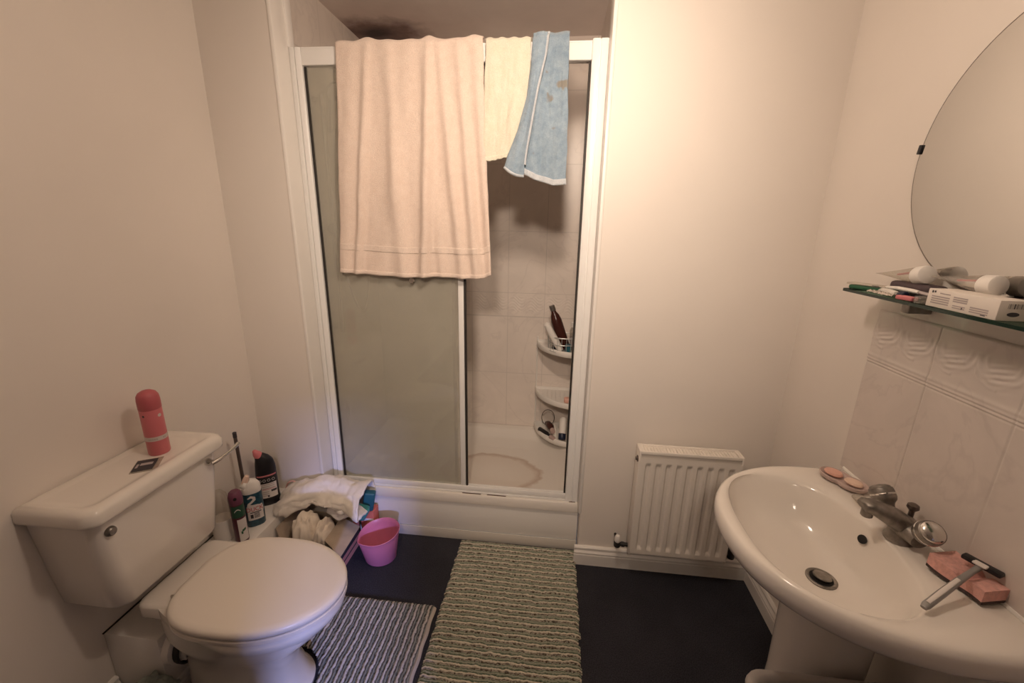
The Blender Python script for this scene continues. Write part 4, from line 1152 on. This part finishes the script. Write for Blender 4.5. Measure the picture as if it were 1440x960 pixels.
# ------------------------------------------------------------------ tiled splashback on the right wall
SY0_, SY1_, SZ0, SZB, SZB1, SZ1 = .42, 1.258, .806, 1.146, 1.146, 1.293
def splash(a, b_):
    y = SY0_ + (SY1_-SY0_)*a; z = SZ0 + (SZ1-SZ0)*b_
    d_ = .008
    j = ((y-1.052)/.208); fj = abs(j-round(j))*.208
    if fj < .0025: d_ -= .0022*(1-fj/.0025)
    e = min(a, 1-a)*(SY1_-SY0_); e2 = (1-b_)*(SZ1-SZ0)
    if min(e, e2) < .006: d_ -= .006*(1-min(e, e2)/.006)**2
    zz = z - SZB
    if zz > -.004:
        for c0, w0, h0 in ((.002,.003,.0016),(.010,.0035,.0022),(.020,.005,.0020)):
            d_ += h0*math.exp(-((zz-c0)/w0)**2)
        d_ -= .0018*math.exp(-((zz-.006)/.0018)**2) + .0022*math.exp(-((zz+.002)/.0015)**2)
        if .028 < zz < .115:
            # repeating leafy swags: nested arcs hung between bosses
            w_ = .104; q = (y-1.052)/w_; q = q-math.floor(q)-.5
            rr = math.hypot(q*w_*.95, zz-.108)
            fade = min(1, (zz-.028)/.008)*min(1, (.115-zz)/.008)
            d_ += .62*fade*(.0024*math.exp(-((rr-.048)/.0045)**2) + .0020*math.exp(-((rr-.033)/.004)**2)+ .0016*math.exp(-((rr-.061)/.003)**2)*(q*w_ > 0))
            d_ += fade*.0017*math.exp(-((abs(q)-.5)*w_/.009)**2 - ((zz-.085)/.018)**2)
            d_ += fade*.0016*math.sin(zz*520+q*14)*math.exp(-(q*w_/.022)**2-((zz-.080)/.022)**2)
    return V((XR-max(d_, .001), y, z))
b = MB(); b.grid(420, 240, splash)
struct(b.build('trim_6', 'tile_splash', sharp=60))
# white sealant bead along the basin back
struct(MB().tube([(XR-.006, .64, .806), (XR-.006, 1.236, .806)], .006, 8).build('trim_7', 'gloss_white'))

# ------------------------------------------------------------------ mirror
MC, MR = V((XR, .963, 1.661)), .288
t = thing('mirror', 'round frameless mirror on the right wall above the glass shelf', 'mirror', MC - V((0,0,MR)))
mm = align((-1,0,0), MC - V((.006,0,0)))
MB().lathe([(0,0),(MR,0),(MR,.0008)], mx=mm, seg=128, cap1=False).lathe([(MR-.002,.004),(0,.004)], mx=mm, seg=128, cap0=False).build('glass', 'mirror', t, sharp=20)
MB().lathe([(MR,0),(MR+.0015,.001),(MR+.0015,.003),(MR-.002,.0042)], mx=mm, seg=128, cap0=False, cap1=False).build('polished_edge', 'mirror_edge', t)
for ang_ in (math.radians(8), math.radians(172), math.radians(188+90), ):
    c_ = MC + V((0, math.cos(ang_)*(MR+.002), math.sin(ang_)*(MR+.002)))
    rot = Matrix.Translation(c_) @ Matrix.Rotation(ang_, 4, 'X')
    MB().box(-.014, -.0005, -.006, .005, -.011, .011, .0015, mx=rot).build('clip', 'black', t)

# ------------------------------------------------------------------ glass shelf
t = thing('glass_shelf', 'narrow green edged glass shelf under the round mirror', 'shelf', (.84, .85, 1.31))
GX0, GX1, GY0, GY1, GZ = .784, .899, .45, 1.250, 1.344
plate = rrect(GX0, GX1, GY0, GY1, 0, .012)
g = MB().prism([(x, y) for x, y, _ in plate], GZ, GZ+.006)
go = g.build('glass_plate', 'shelf_glass', t)
ed = MB().loft([[(x, y, GZ-.0004) for x, y, _ in rrect(GX0-.0008, GX1+.0005, GY0-.0008, GY1+.0008, 0, .0125)],
                [(x, y, GZ+.0064) for x, y, _ in rrect(GX0-.0008, GX1+.0005, GY0-.0008, GY1+.0008, 0, .0125)]], False, False)
ed.build('polished_edge', 'shelf_edge', go)
for y_ in (1.112, .60):
    MB().box(.852, XR, y_-.013, y_+.013, 1.310, GZ-.0005, .003).box(.868, XR, y_-.013, y_+.013, GZ-.001, GZ+.013, .002).build('bracket', 'dull_chrome', t)
ZS = GZ+.0066
# white medicine box
t = thing('medicine_box', 'long white printed carton lying on the glass shelf', 'carton', (.815, .905, ZS))
wb = Matrix.Translation(V((.815,.905,ZS))) @ Matrix.Rotation(math.radians(-2), 4, 'Z')
WX, WY, WZ = .026, .079, .037
MB().box(-WX, WX, -WY, WY, 0, WZ, .0015, mx=wb).build('carton_body', 'box_face', t)
b = MB(); f_ = lambda u, v: wb @ V((-WX-.0004, WY-u, v))
def blk(b, u0, u1, v0, v1): b.grid(3, 1, lambda a, c_: f_(u0+(u1-u0)*a, v0+(v1-v0)*c_))
for i in range(4): blk(b, .012, .056, .008+.0045*i, .0105+.0045*i)
for i in range(3): blk(b, .064, .096, .018+.004*i, .0205+.004*i)
for i in range(2): blk(b, .066, .094, .006+.004*i, .008+.004*i)
for i in range(3): blk(b, .104, .142, .005+.004*i, .0075+.004*i)
blk(b, .030, .056, .029, .031)
b.build('grey_print', 'label_grey', t)
for q_ in ((.010,.014,.029,.034), (.016,.020,.030,.034), (.086,.089,.006,.010), (.128,.138,.0035,.0055)):
    b = MB(); blk(b, *q_); b.build('dark_print', 'label_dark', t)
b = MB(); f2 = lambda u, v: wb @ V((u, -WY-.0004, v))
for i, wdt in enumerate((1,2,1,1,3,1,2,1,1,2,1,3)):
    u = -.012 + i*.0022; b.grid(1, 1, lambda a, c_, u=u, wdt=wdt: f2(u+.00055*wdt*a, .022+.009*c_))
pts = [f2(-.001+.010*math.cos(2*PI*i/24), .012+.004*math.sin(2*PI*i/24)) for i in range(24)]
b.add(pts, [list(range(24))]); b.build('barcode', 'label_dark', t)
# two clear tubes with white caps
def capped(label, p, dirv, ln, r=.018):
    mx = align(dirv, p); t_ = thing('toothpaste_tube', label, 'tube', p, 'clear tubes with white caps on the glass shelf')
    rings = []
    for k_ in range(9):
        f_ = k_/8; z = .028 + ln*f_; ra = r*(1-.05*f_); rb = r*(1-.93*f_)
        rings.append([(ra*math.cos(2*PI*j/24), rb*math.sin(2*PI*j/24) - (r-.002)*f_*.9, z) for j in range(24)])
    bd = MB().loft(rings, mx=mx).build('body', 'clear_plastic', t_)
    MB().lathe([(0,0),(r*.82,0),(r*.98,.002),(r*1.02,.006),(r*1.04,.026),(r*.98,.029),(r*.5,.029)], mx=mx, seg=28).build('cap', 'white_plastic', t_)
    MB().box(-.004,.004,-r*.55,-r*.35,.034,.034+ln*.5,.001, mx=mx).build('red_print', 'label_pink', bd)
# local -Y of align is arranged to point down by a small roll
def dirv(a): return V((math.sin(a), math.cos(a), 0))
capped('clear toothpaste tube with white cap at the far end of the glass shelf', V((.862, 1.085, ZS+.056)), V((.03, .94, -.20)), .115, .0212)
capped('clear toothpaste tube with white cap behind the white carton', V((.868, .925, ZS+.052)), V((-.02, 1, -.10)), .105, .0200)
for lab, c_, hh in (('dark purple pouch under the far toothpaste tube on the glass shelf', (.866, 1.110), .033), ('dark pouch behind the white carton on the glass shelf', (.869, .905), .029)):
    t = thing('pouch', lab, 'pouch', (c_[0], c_[1], ZS))
    MB().box(c_[0]-.022, c_[0]+.022, c_[1]-.062, c_[1]+.062, ZS, ZS+hh, .009, 3).build('pouch_body', 'pouch', t)
    MB().tube([(c_[0]-.0225, c_[1]-.05, ZS+hh*.55), (c_[0]-.0225, c_[1]+.05, ZS+hh*.55)], .0012, 6).build('zip', 'dark_metal', t)
# toothbrush
t = thing('toothbrush', 'white handled toothbrush lying near the far end of the shelf', 'toothbrush', (.84, 1.13, ZS))
b = MB().bent([(.826,1.050,ZS+.018),(.828,1.075,ZS+.0185),(.832,1.12,ZS+.018),(.836,1.16,ZS+.015),(.838,1.185,ZS+.008),(.838,1.205,ZS+.005)], [.0055,.007,.006,.0045,.0035,.0045], [.004,.005,.005,.004,.003,.003], (1,0,0), 12)
b.build('handle', 'white_plastic', t)
MB().bent([(.826,1.046,ZS+.018),(.825,1.020,ZS+.0165),(.824,1.0,ZS+.015)], [.0058,.0065,.005], [.004,.0045,.003], (1,0,0), 12).build('grey_grip', 'label_grey', t)
MB().box(.8345,.8415,1.196,1.214,ZS+.001,ZS+.013,.001).build('bristles', 'label_dark', t)
t = thing('toothbrush_packet', 'green backed clear packet at the far tip of the glass shelf', 'packet', (.82, 1.215, ZS))
gm = Matrix.Translation(V((.822,1.218,ZS))) @ Matrix.Rotation(math.radians(24), 4, 'Z')
MB().box(-.012,.012,-.055,.035,.0,.011,.004, mx=gm).build('green_card', 'green', t)
MB().box(-.015,.015,-.060,.040,.0115,.0165,.0022, mx=gm).build('clear_cover', 'clear_plastic', t)
o = MB().bent([(.805,1.085+.0,ZS+.009),(.812,1.12,ZS+.0085),(.818,1.15,ZS+.008),(.822,1.165,ZS+.007)], [.006,.008,.007,.003], [.006,.008,.006,.002], (1,0,0), 16).build('lip_balm_tube', 'off_white_plastic', None)
tag(o, 'pale small tube beside the navy cap on the glass shelf', 'tube')
t = thing('bottle_cap', 'small navy bottle cap lying among the shelf clutter', 'cap', (.806, 1.068, ZS))
MB().lathe([(0,0),(.008,0),(.009,.002),(.009,.014),(.007,.016),(0,.016)], mx=align((0.1,-1,0), (.806,1.076,ZS+.0092)), seg=18).build('shell', 'navy', t)
o = MB().box(-.010,.010,-.020,.020,0,.010,.003,3, mx=Matrix.Translation(V((.799,1.045,ZS))) @ Matrix.Rotation(.15,4,'Z')).build('eraser_block', 'label_pink', None)
tag(o, 'small dusky pink block at the front edge of the shelf', 'block')
random.seed(3)
b = MB()
b.grid(10, 40, lambda a, c_: V((.788+.013*a, 1.075+.085*c_, ZS+.003+.004*abs(fbm(a*4, c_*14, 2))+.004*math.sin(PI*a))))
o = b.build('foil_strip', 'foil', None, sharp=20, solid=.001)
tag(o, 'crinkled silver foil strip along the front edge of the shelf', 'foil strip')
t = thing('plastic_cube', 'clear little plastic box beside the white carton', 'plastic box', (.796, 1.004, ZS))
MB().box(.788,.808,.995,1.013,ZS,ZS+.016,.002).build('shell', 'clear_plastic', t)
lf = MB(); lf.grid(12, 4, lambda a, c_: V((.852+.030*c_-.012*a, 1.03-.135*a, ZS+.020+.017*a+.003*math.sin(a*5)+.002*c_)))
o = lf.build('paper_leaflet', 'box_face', None, solid=.0006)
tag(o, 'folded white paper leaflet resting on the carton', 'leaflet')

# ------------------------------------------------------------------ bin and cloth at the bottom of the frame
t = thing('waste_bin', 'grey plastic bin with a rolled rim below the basin', 'bin', (.69, .70, 0))
bn = lambda d, z, r=.05: rrect(.490+d, .93-d-.045, .545+d, .842-d, z, r)
MB().loft([bn(.05,.0), bn(.045,.004), bn(.016,.438), bn(.006,.446), bn(0,.456), bn(.002,.465), bn(.010,.470), bn(.018,.465), bn(.022,.45), bn(.052,.012), bn(.08,.010)]).build('tub', 'bin', t, sharp=60)
o = cloth_blob((-1.160, .805, .082), (.065, .075, .085), 21, .22, 2.4, (1,1.5,1.2)).build('floor_cloth', 'cloth_grey', None, sharp=80)
tag(o, 'crumpled grey green cloth on the floor beside the toilet', 'cloth')
# ------------------------------------------------------------------ ceiling lamp (above the frame)
LP = V((-.02, .80, 2.06))
t = thing('pendant_lamp', 'bare pendant lamp hanging from the middle of the ceiling', 'lamp', (LP.x, LP.y, LP.z+.05))
MB().lathe([(.045,0),(.045,.012),(.02,.03),(0,.03)], mx=align((0,0,-1), (LP.x, LP.y, H)), seg=24).build('ceiling_rose', 'lamp_holder', t)
MB().tube([(LP.x, LP.y, H-.02), (LP.x, LP.y, LP.z+.10)], .003, 8).build('flex', 'lamp_holder', t)
MB().lathe([(0,.11),(.012,.11),(.018,.10),(.018,.062),(.0,.06)], LP, 20).build('lamp_cap', 'lamp_holder', t)
ld = bpy.data.lights.new('pendant_bulb', 'POINT'); ld.energy = 8.5; ld.color = (1.0, .805, .645); ld.shadow_soft_size = .06
lo = bpy.data.objects.new('pendant_bulb', ld); COL.objects.link(lo); lo.location = LP
sl = bpy.data.lights.new('added_pendant_spot', 'SPOT'); sl.energy = 11; sl.color = (1.0, .805, .645); sl.shadow_soft_size = .06  # added spot at the pendant, brightens the shower and back wall
sl.spot_size = math.radians(140); sl.spot_blend = 1.0
so = bpy.data.objects.new('added_pendant_spot', sl); COL.objects.link(so); so.location = LP
so.rotation_euler = (V((-.14, 1.74, 1.92)) - LP).to_track_quat('-Z', 'Y').to_euler()
# added fill light further back, an invented spotlight turned towards the shower wall
S2 = V((-.05, -.75, 2.25))
t = thing('added_fill_spot', 'added fill light behind the viewer turned towards the shower', 'lamp', (S2.x, S2.y, S2.z))
mx2 = align(V((-.02, 1.74, 1.55)) - S2, S2)
MB().lathe([(.030,-.075),(.034,-.07),(.040,-.015),(.040,-.012),(.036,-.014),(.028,-.062)], mx=mx2, cap1=True).build('added_fill_housing', 'lamp_holder', t)
MB().tube([(S2.x, S2.y-.05, S2.z+.03), (S2.x, S2.y-.05, H-.012)], .008, 10).lathe([(.04,0),(.04,.012),(0,.012)], mx=align((0,0,-1), (S2.x, S2.y-.05, H)), seg=20).build('added_fill_stem', 'lamp_holder', t)
s2 = bpy.data.lights.new('fill_spot_beam', 'SPOT'); s2.energy = 52; s2.color = (1.0, .805, .645); s2.shadow_soft_size = .10
s2.spot_size = math.radians(62); s2.spot_blend = 1.0
s2o = bpy.data.objects.new('fill_spot_beam', s2); COL.objects.link(s2o); s2o.location = S2 + (V((-.02, 1.74, 1.55)) - S2).normalized()*.02
s2o.rotation_euler = (V((-.22, 1.74, 1.25)) - S2).to_track_quat('-Z', 'Y').to_euler()
# daylight from the window across the landing, through the shaped gap behind
ad = bpy.data.lights.new('landing_daylight', 'AREA'); ad.shape = 'RECTANGLE'; ad.size = .06; ad.size_y = .3; ad.energy = 155; ad.color = (.40, .46, 1.0)
ao = bpy.data.objects.new('landing_daylight', ad); COL.objects.link(ao)
ap = V((1.03, -2.45, 1.45)); ao.location = ap
ao.rotation_euler = (V((-.8, 1.7, .4)) - ap).to_track_quat('-Z', 'Y').to_euler()

wd = bpy.data.worlds.new('World'); SC.world = wd; wd.use_nodes = True
wd.node_tree.nodes['Background'].inputs[0].default_value = (.6, .65, .8, 1); wd.node_tree.nodes['Background'].inputs[1].default_value = .05

# ------------------------------------------------------------------ camera
pitch, yaw, roll = .2702806, -.1022370, .01951947
fw = V((math.sin(yaw)*math.cos(pitch), math.cos(yaw)*math.cos(pitch), -math.sin(pitch)))
rt = V((math.cos(yaw), -math.sin(yaw), 0)); up = rt.cross(fw)
r2 = rt*math.cos(roll) + up*math.sin(roll); u2 = -rt*math.sin(roll) + up*math.cos(roll)
cd = bpy.data.cameras.new('camera'); cd.sensor_width = 36; cd.lens = 591.0/1440*36; cd.clip_start = .01
co = bpy.data.objects.new('camera', cd); COL.objects.link(co)
co.matrix_world = Matrix(((r2.x, u2.x, -fw.x, 0), (r2.y, u2.y, -fw.y, 0), (r2.z, u2.z, -fw.z, 1.5), (0, 0, 0, 1)))
SC.camera = co
SC.view_settings.view_transform = 'Standard'; SC.view_settings.look = 'None'
SC.view_settings.gamma = 1; SC.view_settings.use_curve_mapping = False
SC.view_settings.exposure = 0.84
SC.cycles.max_bounces = 10; SC.cycles.transparent_max_bounces = 16; SC.cycles.use_denoising = True
